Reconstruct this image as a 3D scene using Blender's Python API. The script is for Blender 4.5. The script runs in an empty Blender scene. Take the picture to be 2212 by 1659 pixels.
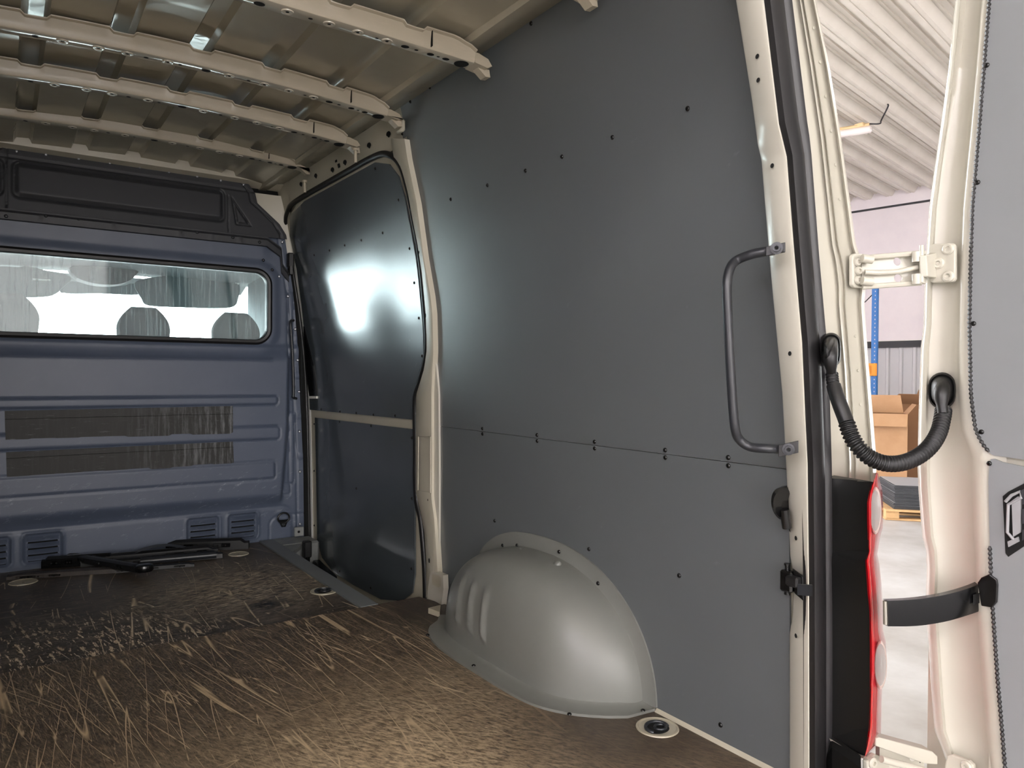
import bpy, math, random
import numpy as np
from mathutils import Vector, Matrix, Euler
random.seed(7)
S = bpy.context.scene
C = S.collection

# ------------------------------------------------------------------ camera
F, CXP, CYP, EYE = 1602.0, 1106.0, 829.5, 0.87
def _basis():
    a = np.array([1-CXP, F, CYP-803.0]); a /= np.linalg.norm(a)
    b = np.array([3429-CXP, F, CYP-827.0]); b -= a*(a@b); b /= np.linalg.norm(b)
    return np.stack([b, a, np.cross(b, a)])
RB = _basis()
cam_d = bpy.data.cameras.new('camera')
cam = bpy.data.objects.new('camera', cam_d); C.objects.link(cam)
cam_d.sensor_width = 36; cam_d.lens = F/2212*36; cam_d.clip_start = 0.02; cam_d.clip_end = 300
right, fwd, up = (Vector(RB[:, i]) for i in range(3))
M = Matrix((right, up, -fwd)).transposed().to_4x4(); M.translation = (0, 0, EYE)
cam.matrix_world = M
S.camera = cam
# ------------------------------------------------------------------ light and exposure
S.view_settings.view_transform = 'Standard'; S.view_settings.look = 'None'
S.view_settings.gamma = 1.0; S.view_settings.use_curve_mapping = False
S.view_settings.exposure = -0.14
W = bpy.data.worlds.new('sky'); S.world = W; W.use_nodes = True
W.node_tree.nodes['Background'].inputs[0].default_value = (0.93, 0.97, 1.0, 1)
W.node_tree.nodes['Background'].inputs[1].default_value = 32.0
def area(name, loc, rot, sx, sy, power, color=(1, 1, 1), portal=False, spread=None):
    d = bpy.data.lights.new(name, 'AREA'); d.shape = 'RECTANGLE'; d.size = sx; d.size_y = sy
    d.energy = power; d.color = color
    if spread: d.spread = spread
    o = bpy.data.objects.new(name, d); C.objects.link(o); o.location = loc; o.rotation_euler = rot
    if portal: d.cycles.is_portal = True
    return o
area('rear_fill', (-1.5, -6.6, 1.75), (math.radians(90), 0, 0), 6.0, 4.0, 470, (1.0, 0.985, 0.955))  # added fill light behind the camera; the hall wall has no opening there
area('hall_fill', (-2.2, -2.2, 3.8), (0, 0, 0), 5.0, 0.8, 90, (1.0, 0.95, 0.88))  # added overhead fill behind the camera, not a modelled lamp
area('hall_fill', (6.5, 1.5, 3.6), (0, 0, math.radians(90)), 9.0, 0.8, 140, (1.0, 0.97, 0.97))  # added overhead fill for the right side of the hall
area('gate_portal', (0.05, 7.25, 1.60), (math.radians(-90), 0, math.radians(8.8)), 5.2, 4.5, 1, portal=True)

# ------------------------------------------------------------------ pixel rays on real planes
E0 = np.array([0, 0, EYE])
def ray(u, v): return RB @ np.array([u-CXP, F, CYP-v])
def atx(u, v, x): d = ray(u, v); return E0 + d*(x/d[0])
def aty(u, v, y): d = ray(u, v); return E0 + d*(y/d[1])
def atz(u, v, z): d = ray(u, v); return E0 + d*((z-EYE)/d[2])
PZ = [-.3, 0, .35, .65, .85, 1.03, 1.24, 1.42, 1.55, 1.69, 1.77, 1.87, 2.0]
PXX = [1.41, 1.405, 1.398, 1.39, 1.381, 1.366, 1.338, 1.309, 1.285, 1.258, 1.238, 1.212, 1.17]
def XR(z): return float(np.interp(z, PZ, PXX))
MID = 0.51
def XL(z): return 2*MID - XR(z)
def wall(u, v, off=0.0):
    x = 1.3
    for _ in range(30):
        p = atx(u, v, x); x = .5*x + .5*(XR(p[2])+off)
    return atx(u, v, x)
def catmull(pts, n=6, closed=False):
    P = [np.array(p, float) for p in pts]; out = []; m = len(P)
    rng = range(m) if closed else range(m-1)
    for i in rng:
        p1, p2 = P[i], P[(i+1) % m]
        p0 = P[(i-1) % m] if (closed or i > 0) else 2*p1-p2
        p3 = P[(i+2) % m] if (closed or i+2 < m) else 2*p2-p1
        for k in range(n):
            t = k/n
            out.append(.5*((2*p1)+(-p0+p2)*t+(2*p0-5*p1+4*p2-p3)*t*t+(-p0+3*p1-3*p2+p3)*t**3))
    if not closed: out.append(P[-1])
    return out
def interp(tab, v):
    vs = [t[1] for t in tab]; us = [t[0] for t in tab]
    return float(np.interp(v, vs, us))
def sm(a, b, x):
    t = min(1, max(0, (x-a)/(b-a))) if b != a else float(x > a)
    return t*t*(3-2*t)

# ------------------------------------------------------------------ materials
def lin(c): return tuple((x/12.92 if x <= .04045 else ((x+.055)/1.055)**2.4) for x in c)
def srgb(r, g, b): return lin((r/255, g/255, b/255))
class Mt:
    def __init__(s, name, col, rough=.5, metal=0., coat=0., spec=.5, ior=1.5):
        s.m = bpy.data.materials.new(name); s.m.use_nodes = True
        s.nt = s.m.node_tree; s.n = s.nt.nodes; s.l = s.nt.links
        s.b = s.n['Principled BSDF']
        s.b.inputs['Base Color'].default_value = (*col, 1); s.b.inputs['Roughness'].default_value = rough
        s.b.inputs['Metallic'].default_value = metal; s.b.inputs['Coat Weight'].default_value = coat
        s.b.inputs['Specular IOR Level'].default_value = spec; s.b.inputs['IOR'].default_value = ior
        s.col = col
    def node(s, t, **k):
        n = s.n.new(t)
        for a, b in k.items(): setattr(n, a, b)
        return n
    def pos(s, scale=(1, 1, 1), rot=(0, 0, 0), loc=(0, 0, 0)):
        g = s.node('ShaderNodeNewGeometry'); mp = s.node('ShaderNodeMapping')
        mp.inputs['Scale'].default_value = scale; mp.inputs['Rotation'].default_value = rot; mp.inputs['Location'].default_value = loc
        # rotate first, then scale, so that stretched patterns may run at any angle
        mr = s.node('ShaderNodeMapping'); mr.inputs['Rotation'].default_value = rot; mr.inputs['Location'].default_value = loc
        mp.inputs['Rotation'].default_value = (0, 0, 0); mp.inputs['Location'].default_value = (0, 0, 0)
        s.l.new(g.outputs['Position'], mr.inputs[0]); s.l.new(mr.outputs[0], mp.inputs[0])
        return mp.outputs[0]
    def noise(s, scale, vec=None, detail=3, rough=.55, dist=0):
        n = s.node('ShaderNodeTexNoise'); n.inputs['Scale'].default_value = scale; n.inputs['Detail'].default_value = detail
        n.inputs['Roughness'].default_value = rough; n.inputs['Distortion'].default_value = dist
        s.l.new(vec if vec else s.pos(), n.inputs['Vector']); return n.outputs[0]
    def ramp(s, fac, stops):
        r = s.node('ShaderNodeValToRGB'); e = r.color_ramp.elements
        while len(e) < len(stops): e.new(.5)
        for i, (p, c) in enumerate(stops):
            e[i].position = p; e[i].color = (*c, 1) if isinstance(c, tuple) else (c, c, c, 1)
        s.l.new(fac, r.inputs[0]); return r.outputs[0]
    def mix(s, fac, a, b, mode='MIX'):
        m = s.node('ShaderNodeMix', data_type='RGBA', blend_type=mode)
        for sock, v in ((0, fac), (6, a), (7, b)):
            if isinstance(v, (int, float)): m.inputs[sock].default_value = v
            elif isinstance(v, tuple): m.inputs[sock].default_value = (*v, 1)
            else: s.l.new(v, m.inputs[sock])
        return m.outputs[2]
    def math(s, op, a, b=0.0):
        m = s.node('ShaderNodeMath', operation=op, use_clamp=(op in ('ADD', 'MULTIPLY', 'MAXIMUM')))
        for i, v in enumerate((a, b)):
            if isinstance(v, (int, float)): m.inputs[i].default_value = v
            else: s.l.new(v, m.inputs[i])
        return m.outputs[0]
    def bump(s, h, strength=.3, dist=.002):
        b = s.node('ShaderNodeBump'); b.inputs['Strength'].default_value = strength; b.inputs['Distance'].default_value = dist
        s.l.new(h, b.inputs['Height']); s.l.new(b.outputs[0], s.b.inputs['Normal']); return s
    def color(s, c): s.l.new(c, s.b.inputs['Base Color']); return s
    def rough(s, r): s.l.new(r, s.b.inputs['Roughness']); return s

def M_cream():
    t = Mt('cream_body_paint', srgb(206, 199, 181), .25, coat=.2)
    n = t.noise(6, detail=4); sp = t.noise(140, detail=2)
    t.color(t.mix(t.ramp(n, [(.35, .0), (.75, .35)]), srgb(198, 194, 181), srgb(189, 184, 170)))
    t.bump(t.noise(9, detail=2), .05, .004); return t.m
def M_beige():
    t = Mt('beige_inner_paint', srgb(203, 193, 170), .36)
    n = t.noise(5, detail=5)
    t.color(t.mix(t.ramp(n, [(.4, .0), (.7, .5)]), srgb(194, 188, 170), srgb(178, 171, 153)))
    t.bump(t.noise(12, detail=3), .06, .004); return t.m
def M_roof():
    t = Mt('glossy_roof_paint', srgb(168, 162, 146), .10, spec=1.)
    n = t.noise(2.5, detail=5, dist=.6)
    t.color(t.mix(t.ramp(n, [(.4, .0), (.7, .5)]), srgb(180, 172, 152), srgb(160, 152, 134)))
    t.rough(t.ramp(t.noise(7, detail=4), [(.35, .10), (.7, .26)]))
    t.bump(t.noise(5.5, detail=2, dist=.8), .35, .008); return t.m
def M_beam():
    t = Mt('beam_paint', srgb(178, 168, 148), .3)
    n = t.noise(14, t.pos((1, 3, 3)), detail=6, rough=.7)
    t.color(t.mix(t.ramp(n, [(.5, .0), (.72, .6)]), srgb(176, 166, 146), srgb(188, 176, 155)))
    t.bump(t.noise(18, detail=3), .08, .003); return t.m
def M_beam_under():
    t = Mt('beam_underside_paint', srgb(196, 188, 170), .09, spec=1.)
    t.bump(t.noise(22, detail=3), .03, .001); return t.m
def M_panel(name, c, c2, rough=.34):
    t = Mt(name, c, rough)
    v = t.pos((1, .45, 110)); streak = t.noise(1.0, v, detail=3, rough=.7)
    big = t.noise(2.2, detail=4); sc = t.noise(26, t.pos((1, .35, 1.0), (0.5, 0, 0)), detail=6, rough=.75)
    col = t.mix(t.ramp(big, [(.35, .0), (.7, .5)]), c, c2)
    col = t.mix(t.ramp(sc, [(.66, .0), (.74, .18)]), col, srgb(150, 154, 156))
    t.color(col)
    fine = t.noise(1.0, t.pos((1, 2.0, 420)), detail=1)
    patch = t.ramp(t.noise(1.0, t.pos((1, .4, 3.2)), detail=3), [(.42, 0.1), (.62, 1.0)])
    t.b.inputs['Specular IOR Level'].default_value = .9; t.b.inputs['Anisotropic'].default_value = .85
    tg = t.node('ShaderNodeCombineXYZ'); tg.inputs[2].default_value = 1.0; t.l.new(tg.outputs[0], t.b.inputs['Tangent']); t.bump(t.math('MULTIPLY', streak, patch), .25, .00006); return t.m
def M_tape():
    t = Mt('worn_black_tape', srgb(44, 44, 42), .6)
    st = t.ramp(t.noise(1.0, t.pos((55, 1, 5)), detail=5, rough=.75), [(.48, .0), (.68, .85)])
    z = t.node('ShaderNodeSeparateXYZ'); g = t.node('ShaderNodeNewGeometry'); t.l.new(g.outputs['Position'], z.inputs[0])
    side_ = t.ramp(z.outputs[0], [(.45, .05), (.97, 1.)])
    sc = t.ramp(t.noise(1.0, t.pos((14, 1, 120)), detail=5, rough=.75), [(.60, .0), (.70, .35)])
    t.color(t.mix(t.math('MAXIMUM', t.math('MULTIPLY', st, side_), sc), srgb(42, 42, 40), srgb(140, 142, 144))); return t.m
def M_bulk():
    t = Mt('blue_grey_bulkhead_paint', srgb(99, 104, 118), .42)
    n = t.noise(3, detail=5); sc = t.noise(34, t.pos((.5, 1, 1.6), (0, .4, 0)), detail=7, rough=.8)
    col = t.mix(t.ramp(n, [(.35, .0), (.7, .6)]), srgb(80, 89, 107), srgb(92, 100, 116))
    # scuffs sit in a band above the lower bulge
    z = t.node('ShaderNodeSeparateXYZ'); g = t.node('ShaderNodeNewGeometry'); t.l.new(g.outputs['Position'], z.inputs[0])
    band = t.ramp(z.outputs[2], [(.0, .1), (.2, 1.), (.3, .9), (.42, .15), (1., .0)])
    m = t.math('MULTIPLY', t.ramp(sc, [(.58, .0), (.68, .6)]), band)
    t.color(t.mix(m, col, srgb(168, 170, 178)))
    t.bump(t.noise(260, detail=2), .12, .0008); return t.m
def M_floor(name, near, sheen=.42):
    t = Mt(name, srgb(62, 50, 42), sheen)
    dark = t.mix(t.ramp(t.noise(3.5, detail=6, rough=.7), [(.35, .0), (.7, 1.)]), *((srgb(52, 44, 38), srgb(72, 60, 51)) if near else (srgb(50, 43, 38), srgb(70, 60, 52))))
    def n_(ang, sx, sy, off=0.0, detail=5, rough=.65, dist=0.0):
        return t.noise(1.0, t.pos((sx, sy, 1), (0, 0, math.radians(ang)), (off, off*.7, 0)), detail=detail, rough=rough, dist=dist)
    def line(ang, sx, sy, off, w, brk, blo, bhi):     # thin scratches: level lines of a stretched noise, broken up by another
        d = t.math('ABSOLUTE', t.math('SUBTRACT', n_(ang, sx, sy, off, 1.0, .4), .5))
        l = t.ramp(d, [(.0, 1.), (w, .0)])
        return t.math('MULTIPLY', l, t.ramp(n_(ang+7, sx*.35, sy*brk, off+4.3, 4, .7), [(blo, .0), (bhi, 1.)]))
    def blot(ang, sx, sy, off, lo, hi): return t.ramp(n_(ang, sx, sy, off, 6, .75, .2), [(lo, .0), (hi, 1.)])
    mx = lambda *a: a[0] if len(a) == 1 else t.math('MAXIMUM', a[0], mx(*a[1:]))
    g = t.node('ShaderNodeNewGeometry')
    def spot(c, r, p=1.0):
        sp = t.node('ShaderNodeVectorMath', operation='DISTANCE'); t.l.new(g.outputs['Position'], sp.inputs[0]); sp.inputs[1].default_value = c
        return t.ramp(sp.outputs['Value'], [(.0, p), (r, .0)])
    if near:
        a = mx(line(-4, 15, .40, 0, .009, 3.2, .44, .48), line(6, 18, .5, 9.1, .008, 3.0, .44, .49), line(-13, 22, .7, 3.3, .009, 3.0, .45, .50), line(-26, 20, .6, 5.5, .005, 3, .51, .57), line(68, 12, .8, 15.5, .004, 3, .56, .62))
        hair = mx(t.math('MULTIPLY', line(-3, 70, 3.0, 2.2, .014, 2.0, .42, .56), .7), t.math('MULTIPLY', line(-24, 90, 5.0, 6.2, .014, 2.0, .42, .56), .6), t.math('MULTIPLY', blot(-8, 150, 9, 1.7, .54, .66), .6))
        dust = t.math('MULTIPLY', t.ramp(n_(-10, 260, 60, 2.9, 5, .8), [(.42, .0), (.66, 1.)]), t.ramp(t.noise(2.0, detail=4, rough=.6), [(.36, .25), (.62, .95)]))
        worn = t.math('MULTIPLY', spot((.80, 1.25, 0), .95, 1.5), blot(-34, 120, 30, 7.7, .36, .60)); worn2 = t.math('MULTIPLY', spot((.30, 1.5, 0), .75, .9), blot(-12, 90, 12, 9.7, .44, .66))
        clean = t.ramp(spot((1.30, 1.35, 0), .55), [(.0, 1.), (.75, .15)]); clean2 = t.ramp(spot((1.38, 2.45, 0), .42), [(.0, 1.), (.7, .1)])
        a = mx(a, hair, t.math('MULTIPLY', dust, .48), worn, worn2); a = t.math('MULTIPLY', t.math('MULTIPLY', a, clean), clean2)
        tan, tan2 = srgb(190, 166, 134), srgb(214, 190, 156)
    else:
        a = mx(line(-14, 10, .5, 0, .006, 4.4, .50, .53), line(8, 12, .6, 9.1, .006, 4.2, .51, .54), line(2, 11, .5, 14.1, .009, 5.0, .52, .54), line(-30, 11, .7, 6.6, .004, 4, .54, .58))
        chips = mx(blot(-10, 46, 16, 3.1, .655, .675), blot(84, 90, 22, 8.3, .66, .69), t.math('MULTIPLY', blot(88, 190, 30, 12.1, .60, .66), t.ramp(t.noise(2.3, detail=3), [(.42, .1), (.6, 1.)])))
        ch2 = t.math('MULTIPLY', mx(blot(-6, 60, 13, 5.9, .56, .59), blot(-12, 44, 5, 2.9, .59, .61)), mx(spot((.25, 2.65, 0), .55, 1.7), spot((-.05, 2.75, 0), .45, 1.7)))
        worn = t.math('MULTIPLY', spot((.80, 3.15, 0), .55, 1.9), blot(86, 150, 20, 4.4, .46, .62)); faint = t.math('MULTIPLY', blot(87, 110, 9, 1.1, .48, .72), .35)
        a = mx(a, chips, ch2, t.math('MULTIPLY', worn, .8), faint)
        tan, tan2 = srgb(190, 170, 142), srgb(222, 204, 176)
    col = t.mix(a, dark, t.mix(t.ramp(t.noise(9, detail=3), [(.3, .0), (.7, 1.)]), tan, tan2))
    if not near:
        col = t.mix(t.math('MULTIPLY', spot((.83, 2.83, 0), .10, 1.4), t.ramp(t.noise(30, detail=4), [(.35, .2), (.6, 1.)])), col, srgb(26, 22, 20))
    t.color(col)
    hex_ = t.node('ShaderNodeTexWave', wave_type='BANDS'); hex_.inputs['Scale'].default_value = 90
    t.l.new(t.pos(rot=(0, 0, .7)), hex_.inputs[0])
    t.rough(t.ramp(a, [(.0, sheen-.02), (1., .65)]))
    t.bump(t.math('ADD', t.math('MULTIPLY', hex_.outputs[1], .35), t.math('MULTIPLY', t.noise(60, detail=4), .6)), .25, .0010)
    return t.m
def M_plain(name, rgb, rough=.5, metal=0., coat=0., bumps=None, var=None):
    t = Mt(name, srgb(*rgb), rough, metal, coat)
    if var:
        t.color(t.mix(t.ramp(t.noise(var[0], detail=5, rough=.65), [(.35, .0), (.7, 1.)]), srgb(*rgb), srgb(*var[1])))
    else:
        t.color(t.mix(t.ramp(t.noise(30, detail=3), [(.3, .0), (.8, .12)]), srgb(*rgb), tuple(x*.8 for x in srgb(*rgb))))
    if bumps: t.bump(t.noise(bumps[0], detail=3), bumps[1], bumps[2])
    return t.m
def M_emit(name, rgb, s):
    t = Mt(name, srgb(*rgb)); t.b.inputs['Emission Color'].default_value = (*srgb(*rgb), 1); t.b.inputs['Emission Strength'].default_value = s; return t.m
def M_glass_dirty():
    m = bpy.data.materials.new('dirty_partition_glass'); m.use_nodes = True; n = m.node_tree.nodes; l = m.node_tree.links
    t = Mt.__new__(Mt); t.m = m; t.nt = m.node_tree; t.n = n; t.l = l; b = n['Principled BSDF']; t.b = b
    b.inputs['Base Color'].default_value = (*srgb(196, 214, 216), 1); b.inputs['Roughness'].default_value = .6
    tr = n.new('ShaderNodeBsdfTransparent'); tr.inputs[0].default_value = (.90, .96, .96, 1)
    gl = n.new('ShaderNodeBsdfGlossy'); gl.inputs['Roughness'].default_value = .04
    fr = n.new('ShaderNodeFresnel'); fr.inputs[0].default_value = 1.45
    m1 = n.new('ShaderNodeMixShader'); m2 = n.new('ShaderNodeMixShader')
    l.new(fr.outputs[0], m1.inputs[0]); l.new(tr.outputs[0], m1.inputs[1]); l.new(gl.outputs[0], m1.inputs[2])
    st = t.ramp(t.noise(1, t.pos((70, 1, 2.4)), detail=5, rough=.75), [(.5, .04), (.72, .38)])
    l.new(st, m2.inputs[0]); l.new(m1.outputs[0], m2.inputs[1]); l.new(b.outputs[0], m2.inputs[2])
    l.new(m2.outputs[0], n['Material Output'].inputs[0]); return m
def M_clear(name, rgb, fac=.2, rough=.08):
    m = bpy.data.materials.new(name); m.use_nodes = True; n = m.node_tree.nodes; l = m.node_tree.links
    b = n['Principled BSDF']; b.inputs['Base Color'].default_value = (*srgb(*rgb), 1); b.inputs['Roughness'].default_value = rough
    tr = n.new('ShaderNodeBsdfTransparent'); tr.inputs[0].default_value = (*[min(1, x*.5+.55) for x in srgb(*rgb)], 1)
    mx = n.new('ShaderNodeMixShader'); mx.inputs[0].default_value = fac
    l.new(tr.outputs[0], mx.inputs[1]); l.new(b.outputs[0], mx.inputs[2]); l.new(mx.outputs[0], n['Material Output'].inputs[0]); return m
MT = dict(
    cream=M_cream(), beige=M_beige(), roof=M_roof(), beam=M_beam(), under=M_beam_under(),
    panel=M_panel('grey_lining_board', srgb(90, 94, 96), srgb(95, 99, 100), .37),
    doorpanel=M_panel('grey_door_lining_board', srgb(74, 80, 84), srgb(80, 86, 90), .20),
    rpanel=M_panel('grey_rear_door_lining', srgb(134, 137, 139), srgb(142, 144, 146), .36),
    bulk=M_bulk(), black_panel=M_plain('dark_upper_bulkhead_paint', (52, 53, 57), .5, bumps=(300, .1, .0008)),
    floor_rear=M_floor('worn_brown_plywood', True, .45), floor_front=M_floor('scratched_brown_plywood', False, .42),
    ply_edge=M_plain('plywood_edge', (178, 150, 112), .7, var=(60, (140, 112, 80))),
    hole=M_plain('dark_hole', (8, 8, 8), .9), black=M_plain('black_plastic', (24, 24, 25), .42, bumps=(200, .08, .0006)),
    gloss_black=M_plain('gloss_black_plastic', (16, 16, 17), .2), rubber=M_plain('black_rubber', (22, 21, 22), .42),
    rubber_soft=M_plain('grey_rubber_lip', (34, 33, 35), .35), satin=M_plain('satin_black_steel', (40, 42, 46), .33),
    arch=M_plain('grey_arch_plastic', (118, 119, 114), .38, var=(3, (112, 113, 108)), bumps=(500, .08, .0005)),
    screw=M_plain('black_screw', (20, 20, 20), .25), zinc=M_plain('zinc_screw', (190, 192, 198), .3, metal=.8),
    alu=M_plain('grey_edge_metal', (118, 122, 124), .5), steel=M_plain('bright_steel', (190, 186, 174), .3, metal=.7),
    dish=M_plain('painted_ring_dish', (172, 164, 144), .35), white=M_plain('white_paint', (236, 234, 226), .35),
    tape=M_tape(),
    lens=M_clear('red_lens', (188, 8, 24), .97, .1), lens_pink=M_clear('pale_red_lens', (160, 28, 38), .97, .1), orange=M_clear('orange_lens', (160, 54, 40), .96, .1),
    clear=M_clear('clear_lens', (150, 146, 142), .75, .06), chrome=M_plain('chrome', (215, 215, 215), .12, metal=1.),
    lens_rim=M_plain('pale_lens_rim', (208, 190, 182), .3),
    lamp_black=M_plain('lamp_black_plastic', (14, 14, 14), .4), glass=M_glass_dirty(), windshield=M_clear('windshield_glass', (220, 235, 235), .04, .03),
    headliner=M_plain('grey_headliner', (104, 112, 114), .9, bumps=(200, .1, .001)), seat=M_plain('grey_seat_fabric', (104, 105, 104), .9, bumps=(400, .2, .001)),
    cabdark=M_plain('dark_cab_trim', (70, 72, 74), .7), visor=M_plain('sun_visor_vinyl', (98, 108, 110), .8),
    hallceil=M_plain('white_profiled_sheet', (214, 207, 197), .4, var=(2, (204, 196, 185))), hallwall=M_plain('white_hall_wall', (240, 232, 234), .8, var=(1.5, (232, 224, 228))),
    profil=M_plain('silver_profiled_wall', (196, 196, 198), .4), darkbar=M_plain('black_dado_bar', (30, 30, 34), .5),
    concrete=M_plain('pale_concrete', (182, 180, 178), .45, var=(1.1, (146, 141, 134)), bumps=(12, .1, .004)),
    card=M_plain('cardboard', (196, 156, 118), .85, var=(4, (188, 147, 108))), card_in=M_plain('cardboard_inside', (150, 112, 80), .9), tapegreen=M_plain('pale_tape', (220, 230, 200), .4),
    wood=M_plain('pallet_wood', (206, 168, 120), .8, var=(12, (190, 150, 104))), sheet=M_plain('dark_sheet_board', (46, 48, 52), .5), sheet_top=M_plain('sheet_top', (150, 150, 152), .45),
    blue=M_plain('blue_rack_paint', (20, 104, 176), .4), rackorange=M_plain('orange_rack_paint', (240, 150, 20), .45),
    tube=M_clear('lamp_diffuser', (240, 232, 230), .9, .2), lampbase=M_plain('yellowed_lamp_housing', (226, 196, 150), .5), lamp_on=M_emit('lamp_tube', (255, 248, 240), 2.0),
    trimbrown=M_plain('dusty_black_trim', (66, 58, 52), .5, var=(30, (44, 40, 38))), cable=M_plain('cable', (20, 20, 24), .5),
    galv=M_plain('galvanised_sill', (150, 152, 150), .45, metal=.3, var=(14, (128, 130, 128))),
)
# ------------------------------------------------------------------ mesh helpers
class MB:
    def __init__(s): s.v = []; s.f = []; s.mi = []; s.mats = []
    def m(s, name):
        if name not in s.mats: s.mats.append(name)
        return s.mats.index(name)
    def add(s, vs, fs, mat):
        o = len(s.v); k = s.m(mat); s.v += [tuple(map(float, p)) for p in vs]
        for f in fs: s.f.append(tuple(o+i for i in f)); s.mi.append(k)
    def grid(s, rows, mat, closed_u=False, closed_v=False, skip=None):
        n, m = len(rows), len(rows[0]); vs = [p for r in rows for p in r]; fs = []
        for i in range(n if closed_v else n-1):
            for j in range(m if closed_u else m-1):
                if skip and skip(i, j): continue
                a, b = i*m+j, i*m+(j+1) % m; c, d = ((i+1) % n)*m+(j+1) % m, ((i+1) % n)*m+j
                fs.append((a, b, c, d))
        s.add(vs, fs, mat)
    def box(s, c, size, mat, rot=None, bev=0.0):
        hx, hy, hz = (q/2 for q in size); c = np.array(c, float)
        R = np.array(rot) if rot is not None else np.eye(3)
        if bev <= 0:
            P = [c+R@np.array((x*hx, y*hy, z*hz)) for x in (-1, 1) for y in (-1, 1) for z in (-1, 1)]
            s.add(P, [(0, 1, 3, 2), (4, 6, 7, 5), (0, 4, 5, 1), (2, 3, 7, 6), (0, 2, 6, 4), (1, 5, 7, 3)], mat); return
        b = min(bev, hx*.9, hy*.9, hz*.9)
        P = []; idx = {}
        for x in (-1, 1):
            for y in (-1, 1):
                for z in (-1, 1):
                    for ax in range(3):
                        q = [hx-b, hy-b, hz-b]; q[ax] = (hx, hy, hz)[ax]
                        idx[(x, y, z, ax)] = len(P); P.append(c+R@np.array((x*q[0], y*q[1], z*q[2])))
        fs = []
        for ax in range(3):
            o = [i for i in range(3) if i != ax]
            for sg in (-1, 1):
                q = []
                for a, bb in ((-1, -1), (1, -1), (1, 1), (-1, 1)):
                    k = [0, 0, 0]; k[ax] = sg; k[o[0]] = a; k[o[1]] = bb; q.append(idx[(*k, ax)])
                fs.append(tuple(q))
        for ax in range(3):
            o = [i for i in range(3) if i != ax]
            for a in (-1, 1):
                for bb in (-1, 1):
                    k1 = [0]*3; k1[ax] = -1; k1[o[0]] = a; k1[o[1]] = bb; k2 = list(k1); k2[ax] = 1
                    fs.append((idx[(*k1, o[0])], idx[(*k2, o[0])], idx[(*k2, o[1])], idx[(*k1, o[1])]))
        for x in (-1, 1):
            for y in (-1, 1):
                for z in (-1, 1): fs.append(tuple(idx[(x, y, z, a)] for a in range(3)))
        s.add(P, fs, mat)
    def tube(s, path, r, mat, n=12, cap=True, closed=False, flat=1.0, upv=None):
        P = [np.array(p, float) for p in path]; m = len(P)
        if not hasattr(r, '__len__'): r = [r]*m
        rings = []; prev = None
        for i in range(m):
            t = (P[(i+1) % m]-P[i-1]) if closed else (P[min(i+1, m-1)]-P[max(i-1, 0)])
            t = t/(np.linalg.norm(t)+1e-12)
            if prev is None:
                a = np.array(upv if upv is not None else ((0, 0, 1) if abs(t[2]) < .9 else (1, 0, 0)), float)
                a = a-t*(a@t); a /= np.linalg.norm(a)
            else:
                a = prev-t*(prev@t); a /= np.linalg.norm(a)
            prev = a; b = np.cross(t, a)
            rings.append([P[i]+r[i]*(math.cos(2*math.pi*k/n)*a*flat+math.sin(2*math.pi*k/n)*b) for k in range(n)])
        s.grid(rings, mat, closed_u=True, closed_v=closed)
        if cap and not closed:
            o = len(s.v)
            s.add(rings[0], [tuple(range(n))], mat); s.add(rings[-1], [tuple(reversed(range(n)))], mat)
    def prism(s, poly, vec, mat, side=None):
        P = [np.array(p, float) for p in poly]; v = np.array(vec, float); n = len(P)
        s.add(P, [tuple(reversed(range(n)))], mat); s.add([p+v for p in P], [tuple(range(n))], mat)
        s.add(P+[p+v for p in P], [(i, (i+1) % n, n+(i+1) % n, n+i) for i in range(n)], side or mat)
    def disc(s, c, nrm, r, mat, n=14, r2=None, upv=(0, 0, 1), h=0.0, rot=0.):
        c = np.array(c, float); nn = np.array(nrm, float); nn /= np.linalg.norm(nn)
        a = np.cross(np.array(upv, float), nn)
        if np.linalg.norm(a) < 1e-3: a = np.cross((0, 1, 0), nn)
        a /= np.linalg.norm(a); b = np.cross(nn, a); r2 = r2 or r
        R = [c+nn*h+r*math.cos(2*math.pi*k/n+rot)*a+r2*math.sin(2*math.pi*k/n+rot)*b for k in range(n)]
        s.add(R, [tuple(range(n))], mat)
        if h: s.add([p-nn*h for p in R]+R, [(i, (i+1) % n, n+(i+1) % n, n+i) for i in range(n)], mat)
    def lathe(s, c, nrm, prof, mat, n=20, sx=1.0, upv=(0, 0, 1)):
        c = np.array(c, float); nn = np.array(nrm, float); nn /= np.linalg.norm(nn)
        a = np.cross(np.array(upv, float), nn)
        if np.linalg.norm(a) < 1e-3: a = np.cross((0, 1, 0), nn)
        a /= np.linalg.norm(a); b = np.cross(nn, a)
        s.grid([[c+nn*h+r*(sx*math.cos(2*math.pi*k/n)*a+math.sin(2*math.pi*k/n)*b) for k in range(n)] for r, h in prof], mat, closed_u=True)
    def build(s, name, parent=None, smooth=True, bevel=0, angle=40, sub=0):
        me = bpy.data.meshes.new(name); vs = s.v
        if parent is not None:
            L = WLOC[parent.name]; vs = [(x-L[0], y-L[1], z-L[2]) for x, y, z in vs]
        me.from_pydata(vs, [], s.f); 
        for k in s.mats: me.materials.append(MT[k])
        me.polygons.foreach_set('material_index', s.mi)
        if smooth: me.polygons.foreach_set('use_smooth', [True]*len(me.polygons))
        import bmesh
        bm = bmesh.new(); bm.from_mesh(me); bmesh.ops.remove_doubles(bm, verts=bm.verts, dist=1e-5)
        bmesh.ops.recalc_face_normals(bm, faces=bm.faces); bm.to_mesh(me); bm.free()
        me.update()
        if smooth: me.set_sharp_from_angle(angle=math.radians(angle))
        o = bpy.data.objects.new(name, me); C.objects.link(o)
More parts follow.
